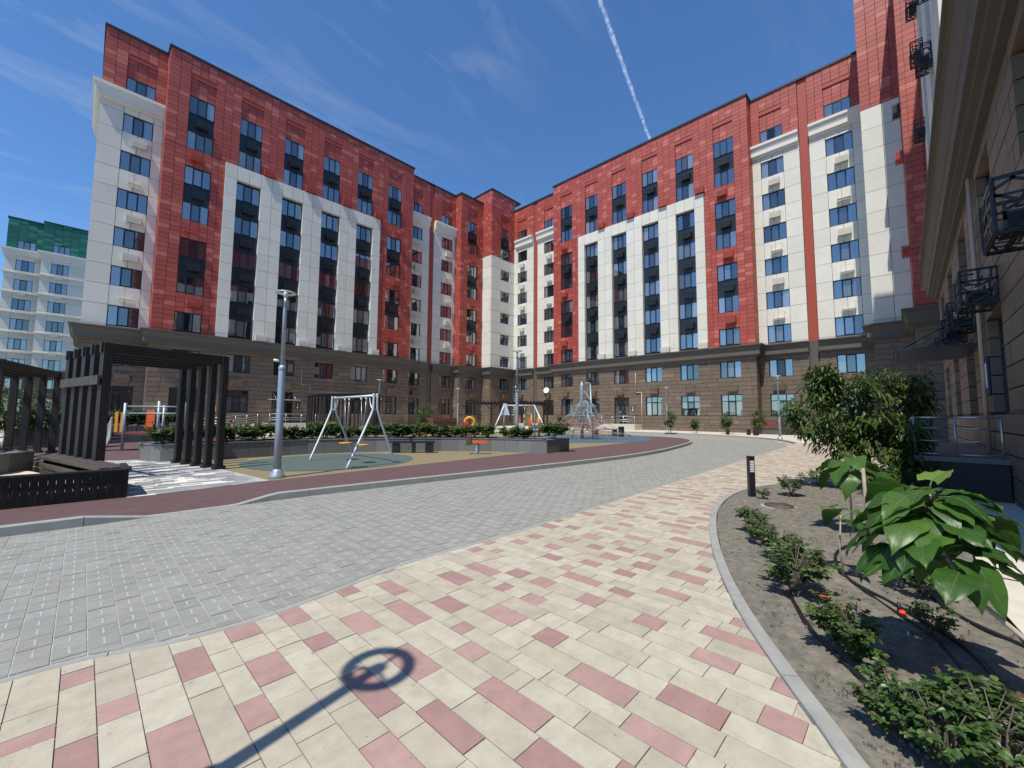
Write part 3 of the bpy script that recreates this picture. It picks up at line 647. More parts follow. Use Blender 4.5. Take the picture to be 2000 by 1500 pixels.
SW.finish({'red_tile': 120, 'cream_panel': 60})

# green-topped block far left
GB = Bld('cream block with a green tiled top storey far behind on the left', (-6.44, 103.7, 0), 0, 'green', seed=11)
def green_sec(u0, u1, y, cols):
    GB.front('green_tile', u0, u1, 28.7, TOPZ, y, [(u-1.0, u+1.0, 28.7, 30.2) for u in cols], w=0.9)
    white = [(u-1.0, u+1.0, ROW[k]-1.8, ROW[k]) for u in cols for k in range(1, 7)]
    GB.front('cream_panel', u0, u1, CORN-0.1, 27.6, y, white, w=1.8, h=1.65, zref=26.9)
    for u in cols:
        for k in range(0, 7): GB.win(u, ROW[k], y+0.16, 1.65 if k == 0 else 1.8, 2.0)
        for k in range(1, 6): GB.cage(u, ROW[k]-2.7, y, 'cream_plaster')
    for k in range(1, 7): GB.add('brown_cornice' if False else 'cream_plaster', u0-0.3, u1, y-0.35, y+0.1, ROW[k]-2.35, ROW[k]-2.15)
    GB.stone(u0, u1, y, cols); GB.body.box(u0, u1, y+0.3, y+12, 0, TOPZ-0.02)
green_sec(-4.0, 0, 1.6, [-1.8]); green_sec(0, 12, 0, [2.2, 6.2])
GB.upper_cornice([(-4.0, 8), (-4.0, 1.6), (0, 1.6), (0, 0), (12, 0)]); GB.cornice([(-4.0, 8), (-4.0, 1.6), (0, 1.6), (0, 0), (12, 0)]); GB.cap([(-4.0, 8), (-4.0, 1.6), (0, 1.6), (0, 0), (12, 0)])
GB.finish({'green_tile': 200})

# ---------------------------------------------------------------- ground
tag(MB().sheet([(-400, -400), (500, -400), (500, 500), (-400, 500)], -0.07).build('ground', 'earth'), kind='structure')
F_UP = [(-3, 4.02), (0.07, 3.93), (0.43, 3.79), (0.66, 3.73), (1.09, 3.71), (1.7, 3.80), (2.39, 3.95), (2.88, 3.97), (4.09, 3.93), (7, 4.04), (12.2, 4.27), (19.6, 4.57), (27, 4.8), (30, 5.3), (34, 6.8)]
F_FAR = [(-8, 8.42), (0.1, 8.46), (2.6, 8.54), (4.1, 8.45), (6.0, 8.28), (8.4, 8.06), (11.9, 7.82), (15.3, 7.72), (18.5, 8.0), (22.0, 8.6), (25.0, 9.2), (27.2, 10.0), (29.2, 11.5), (30.4, 13.5), (31.0, 16.0)]
BED = [(2.30, 0.02), (2.58, 0.21), (2.77, 0.32), (3.12, 0.55), (3.94, 1.04), (5.13, 1.59), (6.47, 2.08), (7.73, 2.44), (9.13, 2.65), (10.4, 2.60), (11.6, 2.25), (12.6, 1.6)]
f_up = lambda x: interp(F_UP, x)
f_far = lambda x: interp(F_FAR, x)
def bed(x): return interp(BED, x)
def walk_lo(x):
    if x < 2.30: return -0.45
    if x <= 12.6: return bed(x)+0.10
    return 0.2
def kerb_h(x):
    return interp([(-9, 0.13), (0.1, 0.13), (0.8, 0.012), (1.95, 0.012), (2.6, 0.13), (50, 0.13)], x)

def emit_quads(items, name, parent, limit=300):
    """items: (material, [(x,y)*4], z0, z1); nearest become separate pieces, the rest one joined part per material"""
    key = []
    for it in items:
        cx = sum(p[0] for p in it[1])/4; cy = sum(p[1] for p in it[1])/4; d = Vector((cx, cy, 0))-CAM
        px = abs(d.dot(rt2)/max(d.dot(fw), 0.01)); inside = d.dot(fw) > 0.4 and px < 1.3 and d.dot(up2)/max(d.dot(fw), 0.01) > -0.97
        key.append((d.length if inside else 1000+d.length, it))
    key.sort(key=lambda t: t[0]); rest = {}
    for i, (_, (mn, q, z0, z1)) in enumerate(key):
        if i < limit:
            if abs(q[0][1]-q[1][1]) < 1e-4 and abs(q[2][1]-q[3][1]) < 1e-4:
                link(name, unit_box(mn), parent, (q[0][0], q[0][1], z0), 0, (q[1][0]-q[0][0], q[3][1]-q[0][1], z1-z0))
            else: MB().prism(q, z0, z1).build(name, mn, parent)
        else: rest.setdefault(mn, MB()).prism(q, z0, z1)
    for mn, mb in rest.items(): tag(mb.build(name, mn, parent), kind='stuff')

# walkway of beige and pink blocks laid in strips across the path
xs = [-2.0+0.5*i for i in range(73)]
pv = tag(MB().sheet([(x, walk_lo(x)-0.05) for x in xs if x <= 12.5]+[(12.6, 0.15)]+[(34, 0.15)]+[(x, f_up(x)+0.03) for x in reversed(xs) if x <= 34], -0.012).build('pavement', 'joint_sand'), kind='structure')
items = []; x = -1.6; q = random.Random(21); j = 0.005; prev = []
while x < 30:
    w = q.choice((0.145, 0.165, 0.165, 0.195)); x0, x1 = x+j/2, x+w-j/2; lo0, lo1, hi0, hi1 = walk_lo(x0), walk_lo(x1), f_up(x0), f_up(x1)
    if x0 < 2.30 < x1 or x0 < 12.6 < x1: lo0 = lo1 = max(lo0, lo1) if x0 < 5 else min(lo0, lo1)
    y = min(lo0, lo1)-q.uniform(0, 0.4); last = False; cur = []
    while y < max(hi0, hi1)-0.01:
        l = q.choice((0.13, 0.2, 0.2, 0.27, 0.34, 0.4, 0.47)); e = y+l
        a0, a1 = max(y, lo0), max(y, lo1); b0, b1 = min(e-j, hi0), min(e-j, hi1)
        if max(hi0, hi1)-e < 0.05: b0, b1 = hi0, hi1; e = 99
        if b0-a0 > 0.015 and b1-a1 > 0.015:
            pink = (not last) and q.random() < 0.62 and not any(p0 < e+0.02 and p1 > y-0.02 for p0, p1 in prev); last = pink
            if pink: cur.append((y, e))
            items.append(('pink_paver' if pink else 'beige_paver', [(x0, a0), (x1, a1), (x1, b1), (x0, b0)], -0.05, q.uniform(-0.0015, 0.0015)))
        y = e
    x += w; prev = cur
emit_quads(items, 'paving_block', pv)

# grey block roadway
xr = [-8+0.5*i for i in range(78)]
road = tag(MB().sheet([(x, f_up(x)) for x in xr if x <= 30]+[(34, 6.8), (37.2, 10.5), (38, 14), (37.6, 19), (36, 34), (33, 40), (-30, 40), (-30, 38), (27, 37), (30, 30), (31, 16)]+[(x, f_far(x)+0.05) for x in reversed(xr) if x <= 30.9], -0.0055).build('road', 'joint_grey'), kind='structure')
items = []; x = -1.9; q = random.Random(5); w = 0.168
while x < 31:
    x0, x1 = x+0.004, x+w-0.004; lo0, lo1, hi0, hi1 = f_up(x0)+0.085, f_up(x1)+0.085, f_far(x0), f_far(x1); L_ = 0.198
    y = math.floor(lo0/L_)*L_+(0.0 if int(x/w) % 2 else L_/2); y0 = y-L_
    y = y0
    while y < max(hi0, hi1):
        a0, a1 = max(y, lo0), max(y, lo1); b0, b1 = min(y+L_-0.006, hi0), min(y+L_-0.006, hi1)
        if b0-a0 > 0.01 and b1-a1 > 0.01:
            items.append(('grey_paver', [(x0, a0), (x1, a1), (x1, b1), (x0, b0)], -0.05, q.uniform(-0.002, 0.002)))
        y += L_
    x += w
emit_quads(items, 'paving_block', road)
# shallow cast groove in each near block, as the road pavers show
g = MB(); 
for mn, qd, z0, z1 in items:
    cx = sum(p[0] for p in qd)/4; cy = sum(p[1] for p in qd)/4
    if cx < 7.5 and qd[3][1]-qd[0][1] > 0.17: g.box(cx-0.005, cx+0.005, cy-0.05, cy+0.05, z1-0.0004, z1+0.0022).box(cx-0.06, cx+0.06, cy+0.052, cy+0.058, z1-0.0004, z1+0.0018).box(cx-0.06, cx+0.06, cy-0.058, cy-0.052, z1-0.0004, z1+0.0018)
tag(g.build('block_ridge', 'joint_grey', road), kind='stuff')
MB().sheet([(31, 6), (34, 6.9), (37.1, 10.5), (37.9, 14), (37.5, 19), (36, 34), (33, 40), (-30, 40), (-30, 38.05), (27, 37.05), (30.2, 30), (31.2, 16)], -0.004).build('far_roadway', 'grey_paver', road)

# kerbs
def kerb_line(label, pts, wd, hfun, step=0.95, side=1):
    e = bpy.data.objects.new('kerb', None); COL.objects.link(e); tag(e, kind='structure')
    acc = [pts[0]]; segs = []; L_ = 0
    P = chaikin(pts, 2); run = [P[0]]; 
    for a, b in zip(P, P[1:]):
        L_ += math.dist(a, b); run.append(b)
        if L_ >= step: segs.append(run); run = [b]; L_ = 0
    if len(run) > 1: segs.append(run)
    for sgm in segs:
        if len(sgm) < 2: continue
        mb = MB(); nrm = []
        for i in range(len(sgm)):
            a = sgm[max(0, i-1)]; b = sgm[min(len(sgm)-1, i+1)]; d = math.dist(a, b) or 1; nrm.append((-(b[1]-a[1])/d*side, (b[0]-a[0])/d*side))
        n = len(sgm)
        for i, (p, o) in enumerate(zip(sgm, nrm)):
            sh = 0.004 if i == 0 else (-0.004 if i == n-1 else 0); t = nrm[i]; px, py = p[0]+t[1]*side*sh, p[1]-t[0]*side*sh; h = hfun(p[0])
            for off, z in ((0, -0.06), (0.0, h-0.012), (0.012, h), (wd-0.012, h), (wd, h-0.012), (wd, -0.06)): mb.v.append((px+o[0]*off, py+o[1]*off, z))
        for i in range(n-1):
            for k in range(5): a = i*6+k; mb.quadf([a, a+6, a+7, a+1] if side > 0 else [a+1, a+7, a+6, a])
        mb.quadf([0, 1, 2, 3, 4, 5]); mb.quadf([(n-1)*6+k for k in reversed(range(6))])
        mb.build('kerb_stone', 'kerb_stone', e)
    return e
kerb_line('flush', [(x, f_up(x)) for x in [-2, -1, 0.07, 0.43, 0.66, 1.09, 1.7, 2.39, 2.88, 4.09, 5.5, 7, 9, 12.2, 16, 19.6, 24, 27, 30]], 0.08, lambda x: 0.003)
kerb_line('island', [(x, f_far(x)) for x in [-8, -4, -1, 0.1, 0.45, 0.8, 1.4, 1.95, 2.3, 2.6, 4.1, 6, 8.4, 11.9, 15.3, 18.5, 22, 25, 27.2, 29.2, 30.4]]+[(31.0, 16.0), (31.1, 20), (30.5, 26), (29, 33), (27, 37)], 0.13, kerb_h)
kerb_line('bed', BED+[(13.4, 0.7), (13.6, 0.1)], 0.10, lambda x: 0.035)
kerb_line('far', [(30, 5.0), (32.5, 6.0), (35, 7.8), (36.8, 10.4), (37.9, 14.0), (37.6, 19), (36.5, 30), (35.6, 38)], 0.13, lambda x: 0.11, side=-1)

# playground island: rubber surfaces
INNER = [(-8, 9.97), (-0.77, 9.97), (0.62, 9.97), (0.66, 9.78), (2.96, 10.18), (5.05, 10.37), (7.58, 10.55), (11.37, 10.85), (15.2, 11.0), (19.5, 11.2), (24, 11.7), (27, 13), (28.6, 15.5), (29, 20)]
f_in = lambda x: interp(INNER, x)
mr_ = MB(); px_ = [-8+0.25*i for i in range(149)]
for i, x in enumerate(px_):
    yo = f_far(x)+0.12; yi = f_in(x)
    if x > 28.6: yi = yo+2.5
    mr_.v += [(x, yo, kerb_h(x)-0.004), (x, yo+min(0.75, (yi-yo)*0.5), 0.134), (x, yi+0.02, 0.134)]
for i in range(len(px_)-1):
    for k in range(2): a = i*3+k; mr_.quadf([a, a+3, a+4, a+1], 0, True)
tag(mr_.build('rubber_path', 'maroon_rubber'), kind='structure')
tag(MB().sheet([(x, f_in(x)) for x in px_ if x <= 28.5]+[(31, 16.3), (31, 20), (30.4, 26), (28.9, 33), (27, 36.9), (-30, 37.9), (-30, 9.9)], 0.13).build('playground_surface', 'tan_rubber'), kind='structure')
def blob(cx, cy, rx, ry, n=40, wob=0.04, seed=1, rot=0):
    q = random.Random(seed); a0 = q.random()*6; out = []
    for i in range(n):
        a = 2*math.pi*i/n; k = 1+wob*math.sin(3*a+a0)+wob*0.6*math.sin(5*a+2*a0); x, y = rx*k*math.cos(a), ry*k*math.sin(a)
        out.append((cx+x*math.cos(rot)-y*math.sin(rot), cy+x*math.sin(rot)+y*math.cos(rot)))
    return out
tag(MB().sheet(blob(5.6, 13.2, 2.55, 2.35, wob=0.02), 0.138).build('green_rubber_circle', 'green_rubber'), kind='structure')
tag(MB().sheet(blob(23.3, 16.0, 5.6, 4.6, wob=0.03, seed=4), 0.138).build('blue_rubber_area', 'blue_rubber'), kind='structure')
tag(MB().sheet(blob(1.2, 24.5, 6.5, 6.6, wob=0.03, seed=6), 0.138).build('maroon_rubber_area', 'maroon_rubber'), kind='structure')
tag(MB().sheet([(8, 29), (26, 26.2), (28.6, 28), (27.4, 36.5), (-20, 37.3), (-20, 33), (4, 32)], 0.142).build('far_paving', 'pale_paving'), kind='structure')
# striped paving under the pergola
SP = [(0.62, 9.80), (2.93, 10.2), (2.72, 12.2), (2.55, 13.6), (2.05, 16.0), (1.45, 17.4), (-0.6, 18.2), (-0.3, 14), (0.3, 11.5)]
sp = tag(MB().sheet(SP, 0.139).build('striped_paving', 'joint_grey'), kind='structure')
def inpoly(x, y, P):
    c = False
    for (x0, y0), (x1, y1) in zip(P, P[1:]+P[:1]):
        if (y0 > y) != (y1 > y) and x < (x1-x0)*(y-y0)/(y1-y0)+x0: c = not c
    return c
items = []; y = 9.82; q = random.Random(31)
while y < 18:
    x = -0.8-q.random()*0.4
    while x < 3.1:
        l = q.choice((0.28, 0.42, 0.55)); x0 = x; x1 = x+l-0.008
        ins = [inpoly(x0+(x1-x0)*t, y+0.06, SP) for t in (0.02, 0.5, 0.98)]
        if all(ins): items.append(('white_paver' if q.random() < 0.32 else 'slate_paver', [(x0, y+0.003), (x1, y+0.003), (x1, y+0.115), (x0, y+0.115)], 0.12, 0.1415))
        x += l
    y += 0.118
emit_quads(items, 'paving_strip', sp)

# planting bed
def soil_mesh(P, z, name, m, nx=70, ny=40, amp=0.025, seed=3):
    q = random.Random(seed); x0, x1 = min(p[0] for p in P), max(p[0] for p in P); mb = MB(); W_ = {}
    ys = lambda x: sorted(yy for yy in crossings(P, x))
    ph = [(q.uniform(0.8, 5), q.uniform(0.8, 5), q.random()*6, q.uniform(0.3, 1)) for _ in range(14)]
    for i in range(nx+1):
        x = x0+(x1-x0)*i/nx; x = min(max(x, x0+1e-3), x1-1e-3); c = ys(x); lo, hi = c[0], c[-1]
        for k in range(ny+1):
            y = lo+(hi-lo)*k/ny; h = sum(a*math.sin(fx*x*2+fy*y*3+p) for fx, fy, p, a in ph)/len(ph)
            ed = min(1, min(k, ny-k)/4); mb.v.append((x, y, z+amp*(h*2+q.uniform(-0.25, 0.25))*ed))
    for i in range(nx):
        for k in range(ny): a = i*(ny+1)+k; mb.quadf([a, a+ny+1, a+ny+2, a+1], 0, True)
    return mb.build(name, m)
def crossings(P, x):
    o = []
    for (ax, ay), (bx, by) in zip(P, P[1:]+P[:1]):
        if (ax > x) != (bx > x): o.append(ay+(by-ay)*(x-ax)/(bx-ax))
    return o or [0, 0]
CONC = [(1.0, -0.55), (4.6, -0.58), (5.03, -0.54), (5.5, -0.49), (6.0, -0.47), (7.46, -0.50), (9, -0.56), (13.6, -0.65)]
bedP = [(x, bed(x)-0.02) for x in [2.32+i*0.2 for i in range(52)]]+[(13.3, 0.7), (13.5, 0.1), (13.5, -0.6)]+[(x, y) for x, y in reversed(CONC) if x < 13]+[(1.2, -0.5)]
bedP = [p for p in bedP]
tag(soil_mesh([(1.2, -0.45), (2.32, 0.0)]+[(x, bed(x)-0.01) for x in [2.5+i*0.2 for i in range(51)]]+[(13.3, 0.7), (13.5, 0.1), (13.5, -0.62), (9, -0.56), (7.46, -0.48), (6.0, -0.44), (5.0, -0.50), (4.0, -0.56), (1.3, -0.56)], 0.01, 'soil_bed', 'soil', 150, 50), kind='structure')
# loose clods and pale stones on the soil
q = random.Random(8); cl = MB()
for _ in range(1500):
    x = 2.4+10*q.random()**1.7; y = q.uniform(-0.5, bed(x)-0.08)
    r = q.uniform(0.004, 0.017)*(1 if q.random() < 0.93 else 1.8); z = 0.012
    p = [(x+r*math.cos(a)*q.uniform(0.7, 1.2), y+r*math.sin(a)*q.uniform(0.7, 1.2)) for a in (0, 1.3, 2.5, 3.8, 5.1)]
    cl.hexa([(a, b, z-0.02) for a, b in p], [(x+(a-x)*0.6, y+(b-y)*0.6, z+r*0.7) for a, b in p])
tag(cl.build('soil_clods', 'soil'), label='small clods of dry soil scattered over the rose bed', cat='soil', kind='stuff')
tag(MB().sheet([(-2, -1.41), (-2, -0.48), (1.2, -0.5), (4.6, -0.60), (5.03, -0.54), (5.5, -0.49), (6.0, -0.47), (7.46, -0.50), (9, -0.58), (13.6, -0.66), (30, -0.3), (40, 0.6), (40, -2.8), (28.4, -2.8), (28.4, -1.41)], 0.004).build('concrete_apron', 'pale_concrete'), kind='structure')
tag(MB().prism([(30.0, 0.2), (30, 4.9), (32.5, 5.9), (35.1, 7.7), (36.95, 10.35), (38.05, 14.0), (37.75, 19), (36.65, 30), (35.7, 38.5), (34, 41), (45, 42.8), (45.3, 0.2)], -0.05, 0.10).build('far_pavement', 'pale_paving'), kind='structure')
tag(MB().prism([(-30, 40.2), (33.3, 40.2), (34, 41), (40, 43), (45, 46.2), (-30, 46.2)], -0.05, 0.11).build('left_pavement', 'pale_paving'), kind='structure')

# ---------------------------------------------------------------- street lamps
def make_lamp(label):
    t = thing('street_lamp', label, 'lamp', group='ring-headed courtyard lamps')
    MB().lathe([(0.17, 0), (0.17, 0.03), (0.15, 0.08), (0.10, 0.16), (0.085, 0.2)], n=18).build('base', 'galv', t)
    MB().lathe([(0.083, 0.2), (0.08, 1.2), (0.074, 2.5), (0.07, 2.52)], n=16).build('lower_pole', 'galv', t)
    MB().lathe([(0.078, 2.5), (0.082, 2.53), (0.082, 2.57), (0.05, 2.62)], n=16).build('collar', 'galv', t)
    MB().lathe([(0.048, 2.6), (0.042, 4.1), (0.036, 4.3)], n=14).build('upper_pole', 'galv', t)
    MB().torus((0, 0, 4.36), 0.188, 0.042, 32, 8, sz=0.45).build('ring_head', 'pale_steel', t)
    for k in range(3):
        a = 2*math.pi*k/3+0.4; MB().bar((0, 0, 4.33), (0.16*math.cos(a), 0.16*math.sin(a), 4.36), 0.026, 0.016).build('spoke', 'pale_steel', t)
    MB().lathe([(0.05, 4.26), (0.055, 4.36), (0.02, 4.40)], n=12).build('hub', 'pale_steel', t)
    MB().tube([(-0.06, 0.05, 2.72), (-0.16, 0.1, 2.74)], 0.03, 8).build('sensor', 'white_paint', t)
    return t
lamp = make_lamp('tall galvanised lamp post with ring head beside the green rubber circle'); lamp.location = (3.19, 10.59, 0.13)
for loc, lab in (((-0.84, 2.00, 0), 'lamp post whose ring-shaped shadow falls across the foreground pavers'), ((13.3, 12.45, 0.13), 'lamp post standing behind the granite planter wall near its right corner'),
                 ((33.2, 6.33, 0.1), 'lamp post on the far pavement near the right-hand tree'), ((39.5, 16.9, 0.1), 'lamp post against the right facade between ground floor windows'),
                 ((16.9, 31.5, 0.14), 'slim lamp post just right of the round slatted gazebo'), ((28.1, 35.1, 0.14), 'far lamp post near the inner corner of the buildings'), ((30.2, 19.9, 0.13), 'lamp post behind the rope climbing net')):
    c = copy_tree(lamp); c.location = loc; c['label'] = lab; c.rotation_euler = (0, 0, rnd.random()*6)

# ---------------------------------------------------------------- vegetation
def leaf2(mb, p, d, n, L_, W_, m=0, fold=0.25, droop=0.25):
    """leaf of two folded halves with a bent tip"""
    d = d.normalized(); s = d.cross(n)
    if s.length < 1e-3: s = Vector((1, 0, 0))
    s.normalize(); n = s.cross(d)
    b = len(mb.v); dz = Vector((0, 0, droop*L_)); m1 = p+d*L_*0.30-dz*0.06; m2_ = p+d*L_*0.66-dz*0.4; tip = p+d*L_-dz; a1, a2 = W_*0.46, W_*0.42
    mb.v += [tuple(p), tuple(m1), tuple(m2_), tuple(tip), tuple(m1-s*a1+n*fold*a1*1.4), tuple(m2_-s*a2+n*fold*a2*1.4), tuple(m1+s*a1+n*fold*a1*1.4), tuple(m2_+s*a2+n*fold*a2*1.4)]
    for f in ((0, 1, 4), (1, 2, 5, 4), (2, 3, 5), (0, 6, 1), (1, 6, 7, 2), (2, 7, 3)): mb.quadf([b+i for i in f], m)
def rvec(q): 
    while True:
        v = Vector((q.uniform(-1, 1), q.uniform(-1, 1), q.uniform(-1, 1)))
        if 0.05 < v.length < 1: return v.normalized()
def bush_meshes(seed, R_, H_, n_st=9, n_leaf=330, L_=0.05, W_=0.034, leafm='rose_leaf', lanky=2):
    q = random.Random(seed); st = MB(); lf = MB(); tips = []
    for k in range(n_st):
        a = q.random()*6.28; r = R_*q.uniform(0.3, 1); hh = H_*q.uniform(0.55, 1.0)*(1.25 if k < lanky else 1); p0 = Vector((q.uniform(-0.03, 0.03), q.uniform(-0.03, 0.03), 0)); p2 = Vector((r*math.cos(a), r*math.sin(a), hh))
        p1 = Vector((p2.x*0.45, p2.y*0.45, hh*0.6)); st.tube([p0, p1, p2], [0.006, 0.005, 0.003], 5); tips.append((p0, p1, p2))
        for _ in range(2): p3 = p1+(p2-p1)*q.uniform(0.1, 0.8)+Vector((q.uniform(-1, 1), q.uniform(-1, 1), q.uniform(-0.1, 0.9)))*R_*0.35; st.tube([p1, p3], [0.004, 0.002], 4); tips.append((p1, (p1+p3)/2, p3))
    for i in range(n_leaf//5):
        a, b, c = q.choice(tips); t = q.uniform(0.25, 1.0); p = a*(1-t)**2+b*2*t*(1-t)+c*t*t; d = (Vector((p.x, p.y, 0)).normalized() if p.xy.length > 0.01 else Vector((1, 0, 0)))+rvec(q)*0.9; d.z = q.uniform(-0.1, 0.6); d.normalize()
        sd = d.cross(Vector((0, 0, 1))).normalized(); base = p
        for k, off in ((0.4, 1), (0.4, -1), (0.75, 1), (0.75, -1), (1.0, 0)):      # five leaflets on one stalk
            o = base+d*L_*1.6*k; leaf2(lf, o, (d*0.6+sd*off*0.9+rvec(q)*0.15) if off else d, Vector((0, 0, 1))+rvec(q)*0.45, L_*q.uniform(0.75, 1.2), W_*q.uniform(0.8, 1.2))
    return st.mesh('stems', 'bark'), lf.mesh('leaves', leafm)
def place_bush(name, meshes, label, loc, rz, s, group=None, cat='rose bush'):
    t = thing(name, label, cat, loc, rz, group); t.scale = (s, s, s)
    link('stems', meshes[0], t); link('leaves', meshes[1], t); return t
rose_v = [bush_meshes(100+i, 0.24, 0.36, n_leaf=520) for i in range(4)]
rose_n = [bush_meshes(120+i, 0.26, 0.34, n_st=12, n_leaf=950, L_=0.045, W_=0.032) for i in range(3)]
ROSES = [((10.04, 1.75), 1.15, 'rose bush right behind the bollard light near the bed tip', 0), ((12.0, 1.55), 1.0, 'low rose bush at the far tip of the bed', 0), ((6.5, 1.55), 1.05, 'dark rose bush nearest to the kerb below the bollard light', 0),
         ((6.05, 1.38), 0.85, 'small sparse rose bush between two larger ones along the kerb', 0), ((5.45, 1.08), 0.9, 'rose bush with reddish tips in the middle of the kerbside row', 0), ((4.55, 0.82), 1.15, 'large leafy rose bush where the black hose begins', 1),
         ((3.62, 0.30), 0.95, 'rose bush in the foreground carrying the single orange bloom', 1), ((5.35, -0.02), 1.0, 'shaded rose bush under the near big-leaved sapling', 0), ((4.42, -0.05), 0.6, 'thin rose bush in mid bed crossed by black hoses', 0),
         ((2.93, 0.10), 0.7, 'small rose bush at the bottom beside the kerb', 1), ((2.86, -0.06), 0.85, 'rose bush at the bottom edge, left of the corner one', 1), ((3.0, -0.24), 0.9, 'rose bush in the bottom right corner of the bed', 1), ((9.3, 2.1), 0.55, 'tiny rose sprig at the foot of the bollard light', 0)]
for i, ((x, y), s, lab, near) in enumerate(ROSES):
    place_bush('rose_bush', (rose_n if near else rose_v)[i % (3 if near else 4)], lab, (x, y, 0.0), rnd.random()*6, s, 'rose bushes in the bed')
fl = thing('rose_bloom', 'single orange-red rose bloom on a tall shoot', 'flower', (3.66, 0.47, 0.0))
MB().tube([(-0.03, -0.12, 0.02), (-0.02, -0.05, 0.2), (0, 0, 0.335)], [0.005, 0.004, 0.003], 5).build('stem', 'bark', fl)
pt = MB(); q = random.Random(3)
for ring, (n_, r_, tl) in enumerate(((5, 0.036, 0.3), (6, 0.026, 0.8), (4, 0.014, 1.3))):
    for k in range(n_):
        a = 6.283*k/n_+ring; d = Vector((math.cos(a), math.sin(a), tl)); leaf2(pt, Vector((0, 0, 0.335)), d, Vector((0, 0, 1))-d*0.3, r_*1.1, r_*1.3, 0, 0.35, -0.1)
pt.build('petals', 'rose_flower', fl)
lf = MB()
for k in range(26): z = 0.1+0.24*q.random(); leaf2(lf, Vector((-0.02+0.02*(z/0.33), -0.07+0.07*z/0.33, z)), rvec(q)+Vector((0, 0, 0.2)), Vector((0, 0, 1)), 0.045, 0.03)
lf.build('leaves', 'rose_leaf', fl)
tag(MB().lathe([(0.012, 0.0), (0.03, 0.012), (0.018, 0.03)], (4.68, 0.1, 0.02), 7).build('fallen_bloom', 'rose_flower'), 'small red fallen bloom lying by the hose', 'flower')

def make_tree(name, label, loc, trunk_h, crown, n_cl, n_lf, L_, W_, seed, leafm='tree_leaf', droop=0.5, tr=0.05, group=None, cat='tree', clr=0.3):
    """crown: list of (cx,cy,cz,rx,ry,rz) lobes; leaves hang in clumps on the lobes' shells"""
    q = random.Random(seed); t = thing(name, label, cat, loc, 0, group); tk = MB(); lf = MB()
    top = Vector((0, 0, trunk_h)); tk.tube([(0, 0, 0), (0.02, 0.01, trunk_h*0.5), top], [tr, tr*0.8, tr*0.65], 8)
    for i in range(n_cl):
        cx, cy, cz, rx, ry, rz = q.choice(crown); v = rvec(q); k = q.random()**0.45; c = Vector((cx+v.x*rx*k, cy+v.y*ry*k, cz+v.z*rz*k))
        if i % 3 == 0: md = top.lerp(c, 0.5)+Vector((0, 0, 0.1)); tk.tube([top*q.uniform(0.75, 1), md, c], [tr*0.4, tr*0.25, 0.006], 5)
        for _ in range(n_lf):
            p = c+rvec(q)*clr*q.random()**0.5; out_ = (p-Vector((cx, cy, cz-0.3)))
            d = out_.normalized()*0.7+rvec(q)*0.6; d.z -= droop; leaf2(lf, p, d, Vector((0, 0, 1))+out_*0.4+rvec(q)*0.3, L_*q.uniform(0.7, 1.25), W_*q.uniform(0.8, 1.2), 0, 0.2, 0.3)
    tk.build('trunk', 'bark', t); lf.build('crown', leafm, t); return t
E_ = lambda l, f=0.0: (l*0.692+f*0.721, -l*0.721+f*0.692)
make_tree('leafy_tree', 'bushy tree with long drooping leaves beside the path on the right', (12.64, 0.68, 0.0), 0.9,
          [(*E_(-1.25), 1.70, 0.6, 0.6, 0.55), (*E_(-0.95), 2.55, 0.24, 0.24, 0.40), (*E_(-0.75, 0.1), 2.15, 0.45, 0.45, 0.35), (*E_(-0.35), 2.10, 0.75, 0.75, 0.65), (*E_(0.5), 2.05, 0.75, 0.75, 0.7), (*E_(1.1), 2.15, 0.42, 0.42, 0.5), (*E_(0.1, -0.3), 1.35, 0.8, 0.8, 0.6), (*E_(-0.8, -0.2), 1.15, 0.5, 0.5, 0.4), (*E_(0.65, -0.2), 1.15, 0.5, 0.5, 0.5), (*E_(0.25, -0.4), 0.65, 0.5, 0.5, 0.3)], 230, 44, 0.15, 0.048, 5, tr=0.07, clr=0.22)
make_tree('garden_shrub', 'tall dark shrub behind the second sapling in the bed', (11.6, 0.55, 0), 0.2, [(0, 0, 0.45, 0.4, 0.45, 0.45), (0.2, -0.3, 0.3, 0.4, 0.4, 0.3)], 26, 34, 0.11, 0.045, 8, tr=0.03, cat='shrub', clr=0.2)
ST = [((37.5, 15.7), 1.1, 'young tree in front of the right facade beside a lamp post'), ((39.4, 14.1), 0.75, 'small sapling under the middle ground floor window'), ((40.5, 11.8), 0.95, 'sapling behind the far bench on the right'), ((41.8, 9.5), 1.15, 'round young tree left of the maroon entrance box'), ((41.6, 7.1), 1.7, 'taller feathery tree by the last window near the big tree'), ((43.2, 32.6), 0.9, 'small green tree at the far end of the right facade')]
for i, ((x, y), s, lab) in enumerate(ST):
    make_tree('young_tree', lab, (x, y, 0.1), 0.75*s, [(0, 0, 1.3*s, 0.5*s, 0.5*s, 0.5*s), (0.1, 0.15, 0.95*s, 0.4*s, 0.4*s, 0.35*s)], 30, 26, 0.17, 0.08, 40+i, 'shrub_leaf', 0.3, 0.03, 'young trees along the right facade', clr=0.22)
make_tree('young_tree', 'feathery green tree in front of the left facade near the drainpipe', (22.8, 33.6, 0.1), 1.3, [(0, 0, 2.0, 0.8, 0.8, 0.45), (0, 0.2, 0.7, 0.45, 0.45, 0.5)], 40, 30, 0.24, 0.07, 52, 'shrub_leaf', 0.35, 0.04, cat='tree')
make_tree('leafy_tree', 'green tree behind the far-left pergola posts', (-2.1, 26.0, 0.13), 0.9, [(0, 0, 1.7, 0.9, 0.9, 0.9), (-0.9, -0.5, 1.2, 0.8, 0.8, 0.7), (0.9, 0.6, 1.4, 0.6, 0.6, 0.8)], 75, 34, 0.16, 0.07, 61, 'shrub_leaf', 0.3, 0.05, clr=0.3)
